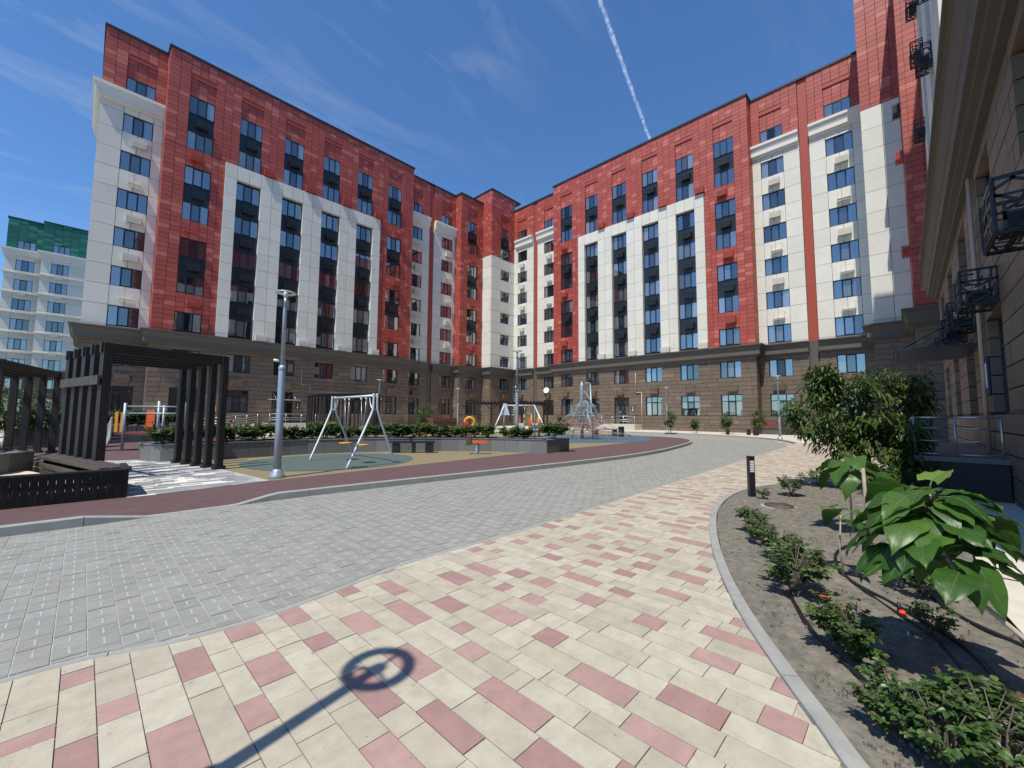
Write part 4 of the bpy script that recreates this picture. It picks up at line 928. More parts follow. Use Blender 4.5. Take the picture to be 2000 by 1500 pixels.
make_tree('garden_shrub', 'low shrub mass at the left edge behind the sandbox wall', (-2.0, 19.0, 0.13), 0.2, [(0, 0, 0.6, 0.6, 0.8, 0.5), (-0.7, -0.8, 0.5, 0.5, 0.7, 0.4)], 40, 34, 0.12, 0.06, 62, 'shrub_leaf', 0.25, 0.03, cat='shrub')

# ---- big-leaved saplings
def heart_leaf(L_, W_, droop, fold, seed, m='catalpa_leaf'):
    q = random.Random(seed); mb = MB(); nt_, ns = 11, 9; ph = q.random()*6; tw = q.uniform(-0.25, 0.25)
    for i in range(nt_):
        t = i/(nt_-1); hw = W_/2*(math.sin(math.pi*min(1, (t*0.80+0.20)))**0.85)*(1 if t < 0.97 else 0.25)*(1.0-0.35*max(0, t-0.5))
        if t > 0.9: hw *= (1-t)/0.1*0.9+0.04
        for k in range(ns):
            s = -1+2*k/(ns-1); x = L_*t-0.24*L_*abs(s)**1.6*(1-t)**1.5; y = s*hw*(1+0.06*math.sin(9*t+ph+s*3))
            z = fold*abs(y)-droop*L_*(max(0, x)/L_)**2+0.012*math.sin(20*t-5*abs(s)+ph)*abs(s)*(L_/0.3)+0.02*math.sin(3*t+ph)*s-0.35*droop*abs(y)*abs(y)/W_+tw*y*t
            mb.v.append((x, y, z))
    for i in range(nt_-1):
        for k in range(ns-1): a = i*ns+k; mb.quadf([a, a+ns, a+ns+1, a+1], 0, True)
    c = ns//2                                             # midrib and side veins stand proud of the blade
    mid = [Vector(mb.v[i*ns+c])+Vector((0, 0, 0.0015)) for i in range(nt_)]; mb.tube(mid, [0.003*(1-i/nt_)+0.0008 for i in range(nt_)], 5, 1)
    for i in (1, 3, 5, 7):
        for sg in (-1, 1):
            pts = [Vector(mb.v[min(nt_-1, i+j)*ns+c+sg*j])+Vector((0, 0, 0.001)) for j in range(0, 4)]; mb.tube(pts, [0.0014, 0.0012, 0.001, 0.0007], 4, 1)
    return mb.mesh('leaf', [m, 'leaf_vein'])
HL = [heart_leaf(0.30, 0.27, 0.35+0.13*i, 0.10+0.05*(i % 3), i) for i in range(6)]; HY = [heart_leaf(0.25, 0.22, 0.15, 0.35, 50+i, 'catalpa_young') for i in range(2)]
def sapling(label, base, nodes, leaves, stem_r=0.016, seed=1, stake=False, young=()):
    q = random.Random(seed); t = thing('big_leaf_sapling', label, 'sapling', base, 0, 'big-leaved saplings in the bed'); pts = [(0, 0, 0)]+nodes
    MB().tube(pts, [stem_r*(1-0.55*i/len(pts)) for i in range(len(pts))], 8).build('stem', 'pale_stem', t)
    def stem_at(u):
        u *= len(pts)-1; i = min(int(u), len(pts)-2); return Vector(pts[i]).lerp(Vector(pts[i+1]), u-i)
    for k, (u, az, pl, el, s) in enumerate(leaves):
        p = stem_at(u); d = Vector((math.cos(az)*math.cos(el), math.sin(az)*math.cos(el), math.sin(el))); e = p+d*pl+Vector((0, 0, 0.03))
        MB().tube([p, p+d*pl*0.5+Vector((0, 0, 0.03)), e], [0.005, 0.004, 0.0035], 5).build('leaf_stalk', 'leaf_vein', t)
        me = HY[k % 2] if k in young else HL[(k*5+seed) % 6]
        o = link('leaf', me, t, e); o.scale = (s, s, s); o.rotation_euler = (q.uniform(-0.25, 0.25), -el*0.7+q.uniform(0.0, 0.35), az+q.uniform(-0.3, 0.3))
    return t
q = random.Random(77); lv = []
for k in range(64):
    k *= 43/63; u = 0.58+0.40*(k/43); az = k*2.4+q.uniform(-0.3, 0.3); tow = math.cos(az-R(223)); lv.append((u, az, (0.25 if tow < 0.3 else 0.18)-0.10*(k/43)+q.uniform(-0.06, 0.06), q.uniform(-0.1, 0.4), q.uniform(0.62, 0.98)*(1 if tow < 0.4 else 0.75)))
lv += [(1.0, 5.6, 0.06, 1.1, 0.72), (0.98, 2.6, 0.05, 0.5, 0.4), (0.97, 5.0, 0.07, 0.45, 0.7), (0.72, 2.2, 0.22, 0.3, 0.6), (0.7, 2.8, 0.24, 0.2, 0.62)]
sapling('near sapling with huge heart-shaped green leaves leaning over the bed on the right', (3.16, -0.82, 0.0), [(0.14, 0.24, 0.32), (0.38, 0.58, 0.58), (0.54, 0.74, 0.86), (0.60, 0.74, 1.12)], lv, 0.017, 3, young=(12, 20, 47, 64, 65, 67))
lv = [(0.7+0.3*k/13, k*2.4, 0.2-0.08*k/13, q.uniform(-0.1, 0.3), q.uniform(0.85, 1.15)) for k in range(14)]
sapling('second big-leaved sapling farther back in front of the bushy tree', (7.5, 0.62, 0.0), [(0.01, 0.0, 0.4), (0.0, 0.01, 0.75), (0.02, 0.0, 1.0)], lv, 0.014, 8)
sapling('slender sapling with a few leaves beside the hose loop', (5.36, 0.53, 0.0), [(0.0, 0.02, 0.3), (0.03, 0.0, 0.62)], [(0.96, 0.4, 0.10, 0.3, 0.75), (1.0, 2.2, 0.08, 0.5, 0.6), (0.9, 3.9, 0.12, 0.1, 0.8), (0.95, 5.3, 0.12, 0.2, 0.8)], 0.010, 5, young=(1,))
tag(MB().tube([(7.05, 0.42, 0), (7.06, 0.44, 0.95)], 0.02, 7).build('wooden_stake', 'pale_stem'), 'pale wooden stake standing behind the near sapling', 'stake')
HOSE = [([(4.55, 0.86), (4.41, 0.81), (4.07, 0.68), (3.81, 0.57), (3.53, 0.39), (3.37, 0.26), (3.17, 0.15)], 0.015, 'black hose running from the large rose bush along the kerbside row'),
        ([(7.08, 0.46), (6.6, 0.62), (6.2, 0.68), (5.8, 0.64), (5.5, 0.56), (5.2, 0.45), (4.9, 0.17), (4.64, -0.01), (4.48, -0.16), (4.11, -0.28), (3.85, -0.34), (3.4, -0.42)], 0.017, 'long black irrigation hose looping past the slender sapling'),
        ([(5.5, -0.02), (5.31, -0.1), (5.0, -0.19), (4.8, -0.34), (4.6, -0.56)], 0.015, 'short black hose leading towards the concrete apron'), ([(5.2, 0.43), (4.7, 0.15), (4.43, -0.05), (4.0, -0.16), (3.5, -0.30)], 0.009, 'thin black drip line beside the long hose')]
for P_, r_, lab in HOSE: tag(MB().tube([(x, y, 0.022) for x, y in chaikin(P_, 2)], r_, 7).build('irrigation_hose', 'black_plastic'), lab, 'hose', 'irrigation hoses in the bed')
tag(MB().tube([(4.7, 0.12, 0.0), (4.7, 0.12, 0.1)], 0.012, 6).build('drip_stake', 'black_plastic'), 'short black drip stake beside the fallen red bloom', 'stake')
mh = thing('inspection_cover', 'reddish round inspection cover with pale concrete collar in the bed', 'cover', (8.7, 1.72, 0.012))
MB().lathe([(0.30, 0), (0.29, 0.006), (0.22, 0.008)], n=20).build('collar', 'kerb_stone', mh); MB().lathe([(0.23, 0.0), (0.23, 0.03), (0.02, 0.034)], n=20).build('lid', 'bench_wood', mh)
bl = thing('bollard_light', 'dark square bollard light with louvred white face at the bed edge', 'bollard', (9.44, 2.33, 0), R(-53))
MB().box(-0.055, 0.055, -0.055, 0.055, 0, 0.80).build('post', 'dark_frame', bl)
for k in range(7): MB().box(-0.040, 0.040, -0.060, -0.0555, 0.50+k*0.034, 0.52+k*0.034).build('louvre', 'white_paint', bl)
MB().box(-0.06, 0.06, -0.06, 0.06, 0.80, 0.812).build('lid', 'dark_frame', bl)

# ---------------------------------------------------------------- granite planters
ORD = ['first', 'second', 'third', 'fourth', 'fifth', 'sixth', 'seventh', 'eighth', 'ninth', 'tenth', 'eleventh', 'twelfth', 'thirteenth', 'fourteenth', 'fifteenth', 'sixteenth', 'seventeenth', 'eighteenth', 'nineteenth', 'twentieth']+['twenty-'+w_ for w_ in ('first', 'second', 'third', 'fourth', 'fifth', 'sixth', 'seventh', 'eighth', 'ninth')]+['thirtieth']
def planter(label, front, back, h=0.5, z=0.13, cap=0.04, name='planter'):
    t = thing(name, label, 'planter', (front[0][0], front[0][1], z)); ox, oy = front[0]
    F = [(x-ox, y-oy) for x, y in front]; B = [(x-ox, y-oy) for x, y in back]; ring = F+list(reversed(B))
    for a, b in zip(ring, ring[1:]+ring[:1]):
        L_ = math.dist(a, b); n = max(1, round(L_/0.62)); d = ((b[0]-a[0])/L_, (b[1]-a[1])/L_); nn = (d[1], -d[0])
        for i in range(n):
            p = (a[0]+d[0]*(L_*i/n+0.003), a[1]+d[1]*(L_*i/n+0.003)); e = (a[0]+d[0]*(L_*(i+1)/n-0.003), a[1]+d[1]*(L_*(i+1)/n-0.003))
            MB().prism([p, e, (e[0]-nn[0]*0.06, e[1]-nn[1]*0.06), (p[0]-nn[0]*0.06, p[1]-nn[1]*0.06)], -0.02, h).build('granite_slab', 'granite', t)
        p = (a[0]+d[0]*0.001, a[1]+d[1]*0.001)
        MB().prism([(a[0]+nn[0]*0.02, a[1]+nn[1]*0.02), (b[0]+nn[0]*0.02, b[1]+nn[1]*0.02), (b[0]-nn[0]*0.22, b[1]-nn[1]*0.22), (a[0]-nn[0]*0.22, a[1]-nn[1]*0.22)], h+0.002, h+cap).build('coping', 'granite', t)
    MB().sheet(ring, h-0.04).build('soil', 'dark_soil', t)
    return t
PF = [(1.68, 16.24), (3.27, 15.98), (5.81, 16.02), (7.5, 15.6), (8.75, 14.9), (10.23, 13.86), (11.61, 12.31), (12.61, 10.2)]
PB = [(1.25, 17.2), (3.3, 17.4), (6.0, 17.4), (8.1, 16.9), (9.5, 16.1), (11.2, 14.8), (12.7, 13.1), (14.24, 10.3)]
planter('long curved grey granite planter wall around the swing area', PF, PB)
planter('dark granite planter wall behind the orange play tower', [(-2.0, 27.2), (0.4, 27.6), (4.6, 29.2)], [(-2.4, 29.0), (0.2, 29.3), (4.2, 31)], 0.75)
planter('granite wall end beside the sandbox at the left edge', [(-2.6, 11.4), (-0.72, 14.5)], [(-3.1, 11.7), (-1.2, 14.9)], 0.55)
shr_v = [bush_meshes(300+i, 0.40, 0.52, n_st=14, n_leaf=1100, L_=0.095, W_=0.068, leafm='shrub_leaf') for i in range(4)]
q = random.Random(12); k = 0
for i in range(len(PF)-1):
    n = max(2, round(math.dist(PF[i], PF[i+1])/0.48))
    for m_ in range(n):
        t = (m_+0.5)/n; a = (PF[i][0]+(PF[i+1][0]-PF[i][0])*t, PF[i][1]+(PF[i+1][1]-PF[i][1])*t); b = (PB[i][0]+(PB[i+1][0]-PB[i][0])*t, PB[i][1]+(PB[i+1][1]-PB[i][1])*t)
        if a[0] > 11.2 and q.random() < 0.35: continue
        s = q.uniform(0.35, 0.6); p = (a[0]+(b[0]-a[0])*s, a[1]+(b[1]-a[1])*s, 0.58)
        place_bush('planter_shrub', shr_v[k % 4], ORD[min(k, 29)]+' leafy shrub from the left end of the long granite planter', p, q.random()*6, q.uniform(0.95, 1.35), 'shrubs in the long granite planter', 'shrub'); k += 1
for i in range(11):
    place_bush('planter_shrub', shr_v[i % 4], ORD[i]+' shrub from the left in the planter behind the orange play tower', (-1.9+i*0.58, 28.3+i*0.19, 0.83), i*1.7, 1.5, 'shrubs behind the play tower', 'shrub')

# ---------------------------------------------------------------- pergolas and sandbox
def portal_pergola(label, right, left, h=3.0, group=None, plank=True):
    t = thing('pergola', label, 'pergola', (right[0][0], right[0][1], 0.13)); o = Vector((right[0][0], right[0][1], 0)); n = len(right)
    dirr = Vector((right[-1][0]-right[0][0], right[-1][1]-right[0][1], 0)).normalized()
    for a, b in zip(right, left):
        A, B = Vector((*a, 0))-o, Vector((*b, 0))-o; across = (B-A).normalized()
        MB().bar(A, A+Vector((0, 0, h)), 0.17, 0.14, upv=across).build('post', 'dark_wood', t)
        MB().bar(B, B+Vector((0, 0, h)), 0.22, 0.15, upv=across).build('post', 'dark_wood', t)
        MB().bar(A, A+Vector((0, 0, 0.10)), 0.24, 0.24, upv=across).build('post_foot', 'dark_wood', t)
        MB().bar(A+Vector((0, 0, h-0.11))-across*0.075, B+Vector((0, 0, h-0.11))+across*0.11, 0.10, 0.22).build('beam', 'dark_wood', t)
    if plank:
        A, B = Vector((*left[0], 0))-o, Vector((*left[-1], 0))-o; ac = (Vector((*left[0], 0))-Vector((*right[0], 0))).normalized()
        MB().bar(A+ac*0.13+Vector((0, 0, 2.18))-dirr*0.12, B+ac*0.13+Vector((0, 0, 2.18))+dirr*0.12, 0.035, 0.20).build('cross_plank', 'worn_wood', t)
    return t
right = [(2.56-0.138*i, 13.20+0.61*i) for i in range(5)]; left = [(x-2.28, y-0.60) for x, y in right]
portal_pergola('near black timber pergola of five portal frames over striped paving', right, left)
right = [(-0.72-0.36*i, 22.5+0.34*i) for i in range(4)]; left = [(x-1.0, y-4.4) for x, y in right]
portal_pergola('black timber pergola cut by the left edge of the picture', right, left, 2.95, plank=False)

sb = thing('sandbox', 'black plank sandbox wall with pale sand at the left edge', 'sandbox', (0.62, 9.93, 0.13))
x = -4.6; q = random.Random(9)
while x < -0.02:
    w = q.choice((0.09, 0.11, 0.10)); MB().box(x, min(x+w-0.0028, -0.002), -0.035, 0, 0.005+q.uniform(0, 0.006), 0.47).build('plank', 'board_streak', sb); x += w
for z in (0.04, 0.22, 0.38): MB().box(-4.6, -0.05, 0.002, 0.04, z, z+0.09).build('rail', 'dark_wood', sb)
MB().box(-4.62, 0.02, -0.06, 0.09, 0.472, 0.50).build('top_board', 'dark_wood', sb)
for k in range(12): MB().box(-0.035, 0, 0.02+k*0.105, 0.118+k*0.105, 0.005, 0.455).build('plank', 'board_streak', sb)
MB().box(-0.06, 0.03, 0.095, 1.3, 0.458, 0.485).build('top_board', 'dark_wood', sb)
sand = soil_mesh([(-4.2, 9.98), (0.45, 9.98), (-0.2, 12.2), (-0.8, 14.3), (-4.2, 14.4)], 0.30, 'sand_fill', 'sand', 40, 30, 0.03, 4); tag(sand, kind='structure')
bs = thing('timber_bench', 'worn brown timber bench along the right side of the sandbox', 'bench', (0.35, 11.0, 0.13))
for k, (dx, z) in enumerate(((0.0, 0.42), (0.16, 0.42), (0.32, 0.42))): MB().bar((dx-0.02, -0.2, z), (dx-0.98, 3.9, z), 0.13, 0.06).build('seat_slat', 'worn_wood', bs)
for k, z in enumerate((0.14, 0.27)): MB().bar((-0.12, -0.2, z), (-1.08, 3.9, z), 0.05, 0.10).build('side_board', 'worn_wood', bs)
for y in (-0.1, 1.2, 2.5, 3.8): MB().box(-0.02-y*0.24, 0.28-y*0.24, y-0.05, y+0.05, 0, 0.38).build('support', 'dark_wood', bs)

# round slatted gazebo
gz = thing('round_gazebo', 'round dark slatted timber gazebo behind the swing', 'gazebo', (13.2, 29.6, 0.14)); RG = 2.45
for k in range(52):
    a = 2*math.pi*k/52
    if -1.15 < ((a-R(285)+math.pi) % (2*math.pi))-math.pi < 0.35: continue
    o = MB().box(-0.055, 0.055, -0.035, 0.035, 0, 2.72).build('slat', 'dark_wood', gz, (RG*math.cos(a), RG*math.sin(a), 0), a+math.pi/2)
MB().torus((0, 0, 2.85), RG, 0.14, 52, 4).build('ring_beam', 'dark_wood', gz)
for k in range(9):
    y = -2.0+k*0.5; hw = math.sqrt(max(0.05, RG**2-y*y)); MB().box(-hw, hw, y-0.04, y+0.04, 2.86, 3.0).build('roof_joist', 'dark_wood', gz)
for a in (R(225), R(255), R(305), R(350)): MB().tube([(2.3*math.cos(a), 2.3*math.sin(a), 0), (2.3*math.cos(a), 2.3*math.sin(a), 2.8)], 0.07, 8).build('post', 'dark_wood', gz)

# flat pergola in the distance
p3 = thing('pergola', 'long dark flat-roofed pergola behind the far swing', 'pergola', (22.3, 26.4, 0.14), math.atan2(-4.6, 4.9))
for x in (0.0, 1.9, 4.6, 6.6):
    for y in (0, 2.2): MB().box(x-0.07, x+0.07, y-0.07, y+0.07, 0, 2.4).build('post', 'dark_wood', p3)
    for sx in (-1, 1): MB().bar((x+sx*0.07, 0, 1.95), (x+sx*0.5, 0, 2.38), 0.06).build('brace', 'dark_wood', p3)
for y in (0, 2.2): MB().box(-0.3, 6.9, y-0.08, y+0.08, 2.401, 2.58).build('beam', 'dark_wood', p3)
for k in range(24): MB().box(-0.25+k*0.3, -0.17+k*0.3, -0.4, 2.6, 2.582, 2.68).build('roof_slat', 'dark_wood', p3)

# ---------------------------------------------------------------- swings and play equipment
sw = thing('swing_set', 'bent-tube steel swing with two yellow disc seats on the green circle', 'swing', (5.9, 12.65, 0.135))
for y, (l0, l1) in ((-1.45, ((-0.92, -1.72), (0.75, -1.35))), (1.45, ((-0.85, 1.07), (0.90, 1.72)))):
    for lx, ly in (l0, l1): sg = -0.055 if lx < 0 else 0.055; MB().tube(chaikin([(lx, ly, 0), (sg*1.3, y, 1.55), (sg, y, 1.75), (sg, y, 2.08)], 2), 0.032, 10).build('leg', 'pale_steel', sw)
    s_ = 1 if y < 0 else -1; MB().tube(chaikin([(0, y, 1.62), (0, y+s_*0.16, 1.62), (0, y+s_*0.3, 1.78), (0, y+s_*0.34, 1.96)], 2), 0.02, 8).build('brace', 'pale_steel', sw)
MB().tube([(0, -1.45, 2.02), (0, 1.45, 2.02)], 0.036, 12).build('top_bar', 'pale_steel', sw)
for y in (-0.72, 0.42):
    MB().lathe([(0.05, 0), (0.19, 0.012), (0.21, 0.03), (0.19, 0.05), (0.05, 0.055)], (0, y, 0.52), 18).build('seat', 'yellow_plastic', sw)
    for dy in (-0.16, 0.16): MB().tube([(0, y+dy, 1.98), (0, y+dy*0.35, 1.0), (0, y+dy*0.35, 0.56)], 0.006, 5).build('chain', 'steel', sw); MB().lathe([(0.02, -0.06), (0.035, -0.02), (0.03, 0.02)], (0, y+dy, 1.96), 8).build('hanger', 'pale_steel', sw)
RZ_IMG = math.atan2(-0.721, 0.692)
s2 = thing('swing_set', 'pale steel A-frame swing behind the right part of the granite planter', 'swing', (20.55, 19.0, 0.13), RZ_IMG)
for x in (-1.0, 1.0):
    for y, dx in ((-0.9, 0.35), (0.9, -0.1)): sgn = 1 if x > 0 else -1; MB().tube([(x+sgn*0.95 if y < 0 else x+sgn*0.1, y, 0), (x, 0, 2.2)], 0.045, 8).build('leg', 'pale_steel', s2)
    MB().prism([(-0.32, -0.02), (0.32, -0.02), (0.08, 0.02), (-0.08, 0.02)], 0, 0.01).v
    if x < 0: o = MB().hexa([(x-0.36, -0.06, 1.5), (x+0.34, -0.06, 1.5), (x+0.34, 0.06, 1.5), (x-0.36, 0.06, 1.5)], [(x-0.1, -0.06, 2.3), (x+0.1, -0.06, 2.3), (x+0.1, 0.06, 2.3), (x-0.1, 0.06, 2.3)]).build('end_plate', 'pale_blue', s2)
MB().tube([(-1.0, 0, 2.16), (1.0, 0, 2.16)], 0.045, 10).build('top_bar', 'pale_steel', s2)
for x in (-0.35, 0.35): MB().tube([(x, 0, 2.14), (x, 0, 0.6)], 0.008, 5).build('chain', 'steel', s2)
MB().box(-0.42, 0.42, -0.12, 0.12, 0.56, 0.60).build('seat', 'black_plastic', s2)

ps = thing('play_tower', 'play tower with yellow and orange panels behind the near pergola', 'play tower', (1.12, 21.96, 0.138), RZ_IMG)
m_ = 0.0205
for px, d, h in ((238, 0, 1.85), (277, 0.6, 1.95), (335, 0.4, 1.9), (360, 1.2, 2.0), (277, 2.0, 1.9), (238, 1.8, 1.8)): MB().tube([((px-238)*m_, d, 0), ((px-238)*m_, d, h)], 0.05, 10).build('post', 'galv', ps); 
MB().box(-0.5, 0.9, 0.0, 1.9, 0.62, 0.70).build('deck', 'maroon_box', ps)
MB().prism([(-0.82, 0.02), (-0.78, 0.02), (-0.78, 0.06), (-0.82, 0.06)], 0.1, 0.2)
c = MB().hexa([(-0.88, -0.1, 0), (-0.62, -0.1, 0), (-0.62, -0.04, 0), (-0.88, -0.04, 0)], [(-0.42, -0.1, 1.30), (-0.38, -0.1, 1.32), (-0.38, -0.04, 1.32), (-0.42, -0.04, 1.30)]).build('stair_panel', 'grey_panel', ps)
MB().hexa([(-0.60, -0.1, 0.05), (-0.40, -0.1, 0.5), (-0.40, -0.04, 0.5), (-0.60, -0.04, 0.05)], [(-0.62, -0.1, 0.6), (-0.40, -0.1, 1.28), (-0.40, -0.04, 1.28), (-0.62, -0.04, 0.6)]).build('stair_panel', 'grey_panel', ps)
for k in range(4): MB().box(-0.8+k*0.12, -0.7+k*0.12, -0.03, 0.7, 0.12+k*0.15, 0.16+k*0.15).build('stair_tread', 'black_plastic', ps)
for a, b, z0, z1, mm_, y in ((-0.38, -0.22, 0.72, 1.5, 'yellow_plastic', -0.02), (-0.14, 0.0, 0.72, 1.48, 'yellow_plastic', -0.02), (0.36, 0.76, 0.72, 1.58, 'orange_plastic', 0.5), (1.98, 2.2, 0.55, 1.55, 'orange_plastic', 0.42), (2.42, 2.58, 0.5, 1.72, 'orange_plastic', 1.0), (2.75, 2.9, 1.55, 1.75, 'yellow_plastic', 0.9), (2.75, 2.95, 0.6, 1.4, 'grey_panel', 0.8), (3.0, 3.25, 0.1, 0.75, 'orange_plastic', 0.6)):
    w = b-a; MB().hexa([(a, y, z0), (b, y, z0), (b, y+0.03, z0), (a, y+0.03, z0)], [(a+w*0.12, y, z1), (b-w*0.12, y, z1+0.03), (b-w*0.12, y+0.03, z1+0.03), (a+w*0.12, y+0.03, z1)]).build('side_panel', mm_, ps)
for z in (1.72, 1.45): MB().tube([(0.05, 0.05, z), (1.98, 0.42, z)], 0.028, 8).build('rail', 'galv', ps)
for k in range(7): MB().tube([(0.1+k*0.3, 0.06+k*0.057, 0.72), (0.1+k*0.3, 0.06+k*0.057, 1.45)], 0.008, 5).build('net_rope', 'black_plastic', ps)
for z in (0.9, 1.1): MB().tube([(0.05, 0.05, z), (1.98, 0.42, z)], 0.008, 5).build('net_rope', 'black_plastic', ps)
p2 = thing('play_tower', 'far play structure with yellow posts behind the lamp post', 'play tower', (19.9, 18.6, 0.14), RZ_IMG)
for x, y in ((0.0, 1.2), (0.5, 1.2), (1.0, 1.4), (1.5, 1.4), (0.0, 2.2), (1.6, 2.2)): MB().tube([(x, y, 0), (x, y, 1.55)], 0.05, 8).build('post', 'yellow_plastic', p2)
for x in (0.0, 1.0): MB().box(x, x+0.5, 1.2+0.2*x, 1.23+0.2*x, 0.45, 0.95).build('side_panel', 'pale_blue', p2)
for x in (0.1, 0.8, 1.35): MB().box(x, x+0.12, 1.6, 1.64, 0.4, 1.3).build('slat', 'orange_plastic', p2)
MB().box(-0.1, 1.7, 1.3, 2.3, 0.36, 0.42).build('deck', 'dark_wood', p2)
sl = thing('play_slide', 'small red slide with a yellow ring left of the far swing', 'slide', (15.6, 18.6, 0.14), RZ_IMG)
MB().torus((0, 0, 0), 0.27, 0.10, 20, 8).build('ring', 'yellow_plastic', sl, (0.15, 0, 1.05)).rotation_euler = (R(90), 0, 0)
MB().hexa([(-0.9, -0.25, 0.55), (0.1, -0.25, 0.8), (0.1, 0.25, 0.8), (-0.9, 0.25, 0.55)], [(-0.9, -0.25, 0.62), (0.1, -0.25, 1.15), (0.1, 0.25, 1.15), (-0.9, 0.25, 0.62)]).build('chute', 'red_plastic', sl)
MB().tube([(0.12, 0, 0), (0.12, 0, 0.8)], 0.11, 10).build('post', 'black_plastic', sl)
MB().hexa([(-2.7, -0.1, 0.35), (-2.3, -0.1, 0.35), (-2.3, 0.1, 0.35), (-2.7, 0.1, 0.35)], [(-2.65, -0.1, 0.85), (-2.35, -0.1, 0.75), (-2.35, 0.1, 0.75), (-2.65, 0.1, 0.85)]).build('side_panel', 'yellow_plastic', sl)

sr = thing('spring_rider', 'wooden spring rider with grey coil spring in front of the granite wall', 'spring rider', (10.45, 11.86, 0.135), RZ_IMG)
coil = [(0.085*math.cos(a*0.6), 0.085*math.sin(a*0.6), 0.03+0.36*a/75) for a in range(76)]; MB().tube(coil, 0.017, 6).build('spring', 'galv', sr)
MB().box(-0.14, 0.14, -0.14, 0.14, 0, 0.02).build('base_plate', 'galv', sr)
MB().box(-0.11, 0.11, -0.09, 0.09, 0.40, 0.43).build('top_plate', 'galv', sr)
for y in (-0.13, 0.11): MB().hexa([(-0.42, y, 0.30), (-0.16, y, 0.36), (-0.16, y+0.025, 0.36), (-0.42, y+0.025, 0.30)], [(-0.38, y, 0.80), (-0.20, y, 0.78), (-0.20, y+0.025, 0.78), (-0.38, y+0.025, 0.80)]).build('side_panel', 'bench_wood', sr); MB().box(-0.18, 0.42, y, y+0.025, 0.42, 0.52).build('side_rail', 'orange_plastic', sr)
MB().box(0.05, 0.40, -0.12, 0.12, 0.525, 0.555).build('seat', 'bench_wood', sr); MB().tube([(-0.25, -0.28, 0.68), (-0.25, 0.28, 0.68)], 0.018, 8).build('handle', 'yellow_plastic', sr)
MB().tube([(-0.30, -0.25, 0.30), (-0.30, 0.25, 0.30)], 0.02, 8).build('foot_rest', 'galv', sr)

# rope climber
rc_ = thing('rope_climber', 'rope climbing net on a steel mast in the blue rubber area', 'climbing net', (22.52, 15.27, 0.138), RZ_IMG)
MB().lathe([(0.11, 0), (0.10, 2.4), (0.13, 2.5), (0.13, 3.4), (0.03, 3.75)], n=12).build('mast', 'galv', rc_)
MB().tube([(0.62, -0.4, 0), (0.55, 0.0, 3.6)], 0.05, 8).build('mast', 'galv', rc_)
q = random.Random(4); ring = []
for k in range(10):
    a = 2*math.pi*k/10; g_ = (3.0*math.cos(a)+0.3, 2.6*math.sin(a), 0.02); ring.append(g_); MB().tube([(0.2, 0, 2.5 if k % 3 else 3.1), (g_[0]*0.42+q.uniform(-0.2, 0.2), g_[1]*0.42, 1.3), g_], 0.011, 5).build('rope', 'rope_blue', rc_)
for lvl, fr, mm_ in ((0.35, 0.82, 'rope_red'), (0.62, 0.64, 'rope_red'), (1.0, 0.55, 'rope_red'), (1.5, 0.42, 'rope_blue'), (2.1, 0.26, 'rope_blue')):
    P_ = [(x*fr+0.2*(1-fr), y*fr, lvl) for x, y, z in ring]; MB().tube(P_+[P_[0]], 0.014, 5).build('rope', mm_, rc_)
    for k in range(0, 10): MB().tube([P_[k], (0.2+q.uniform(-0.2, 0.2), q.uniform(-0.2, 0.2), lvl+0.35)], 0.012, 4).build('rope', mm_ if k % 3 else 'rope_blue', rc_)
for p in ((1.0, -0.3), (-0.6, 0.5), (0.75, -0.75)): MB().tube([(p[0], p[1], 0), (p[0]*0.6, p[1]*0.5, 1.0), (0.3, 0, 1.9)], 0.03, 6).build('strut', 'rope_blue', rc_)

# ---------------------------------------------------------------- benches and bins
def bench(label, loc, rz, L_, seat, legm, group=None, h=0.45):
    t = thing('bench', label, 'bench', loc, rz, group)
    for k in range(5): MB().box(-L_/2, L_/2, -0.24+k*0.1, -0.15+k*0.1, h-0.05, h).build('seat_slat', seat, t)
    for x in (-L_/2+0.15, L_/2-0.15): MB().box(x-0.12, x+0.12, -0.22, 0.24, 0, h-0.052).build('leg', legm, t)
    return t
b1 = thing('bench', 'black slab bench set against the curved granite planter', 'bench', (9.02, 14.05, 0.135), math.atan2(-0.95, 1.06))
MB().box(-0.86, 0.86, -0.22, 0.22, 0.38, 0.43).build('seat', 'dark_frame', b1)
for x, w in ((-0.62, 0.12), (0.05, 0.05), (0.66, 0.14)): MB().box(x-w, x+w, -0.18, 0.18, 0, 0.378).build('leg', 'dark_frame', b1)
bench('brown slatted bench behind the rope climbing net', (27.55, 16.6, 0.135), R(-80), 1.8, 'bench_wood', 'black_plastic', 'slatted benches', 0.52)
bench('brown slatted bench on the far pavement near the maroon box', (38.8, 10.45, 0.1), R(-65), 1.9, 'bench_wood', 'black_plastic', 'slatted benches', 0.5)
bench('slatted bench at the foot of the left facade near the drainpipe', (20.4, 37.2, 0.14), 0, 1.9, 'bench_wood', 'black_plastic', 'slatted benches', 0.5)
for loc, lab in (((27.2, 15.05, 0.135), 'dark slatted litter bin beside the bench at the rope net'), ((38.6, 9.05, 0.1), 'dark slatted litter bin beside the far bench')):
    b = thing('litter_bin', lab, 'bin', loc, 0.4, 'slatted litter bins')
    for k in range(16):
        a = 6.283*k/16; MB().box(-0.035, 0.035, -0.01, 0.01, 0.03, 0.72).build('slat', 'dark_wood', b, (0.2*math.cos(a), 0.2*math.sin(a), 0), a+1.57)
    MB().lathe([(0.18, 0.0), (0.18, 0.68)], n=14).build('liner', 'black_plastic', b)

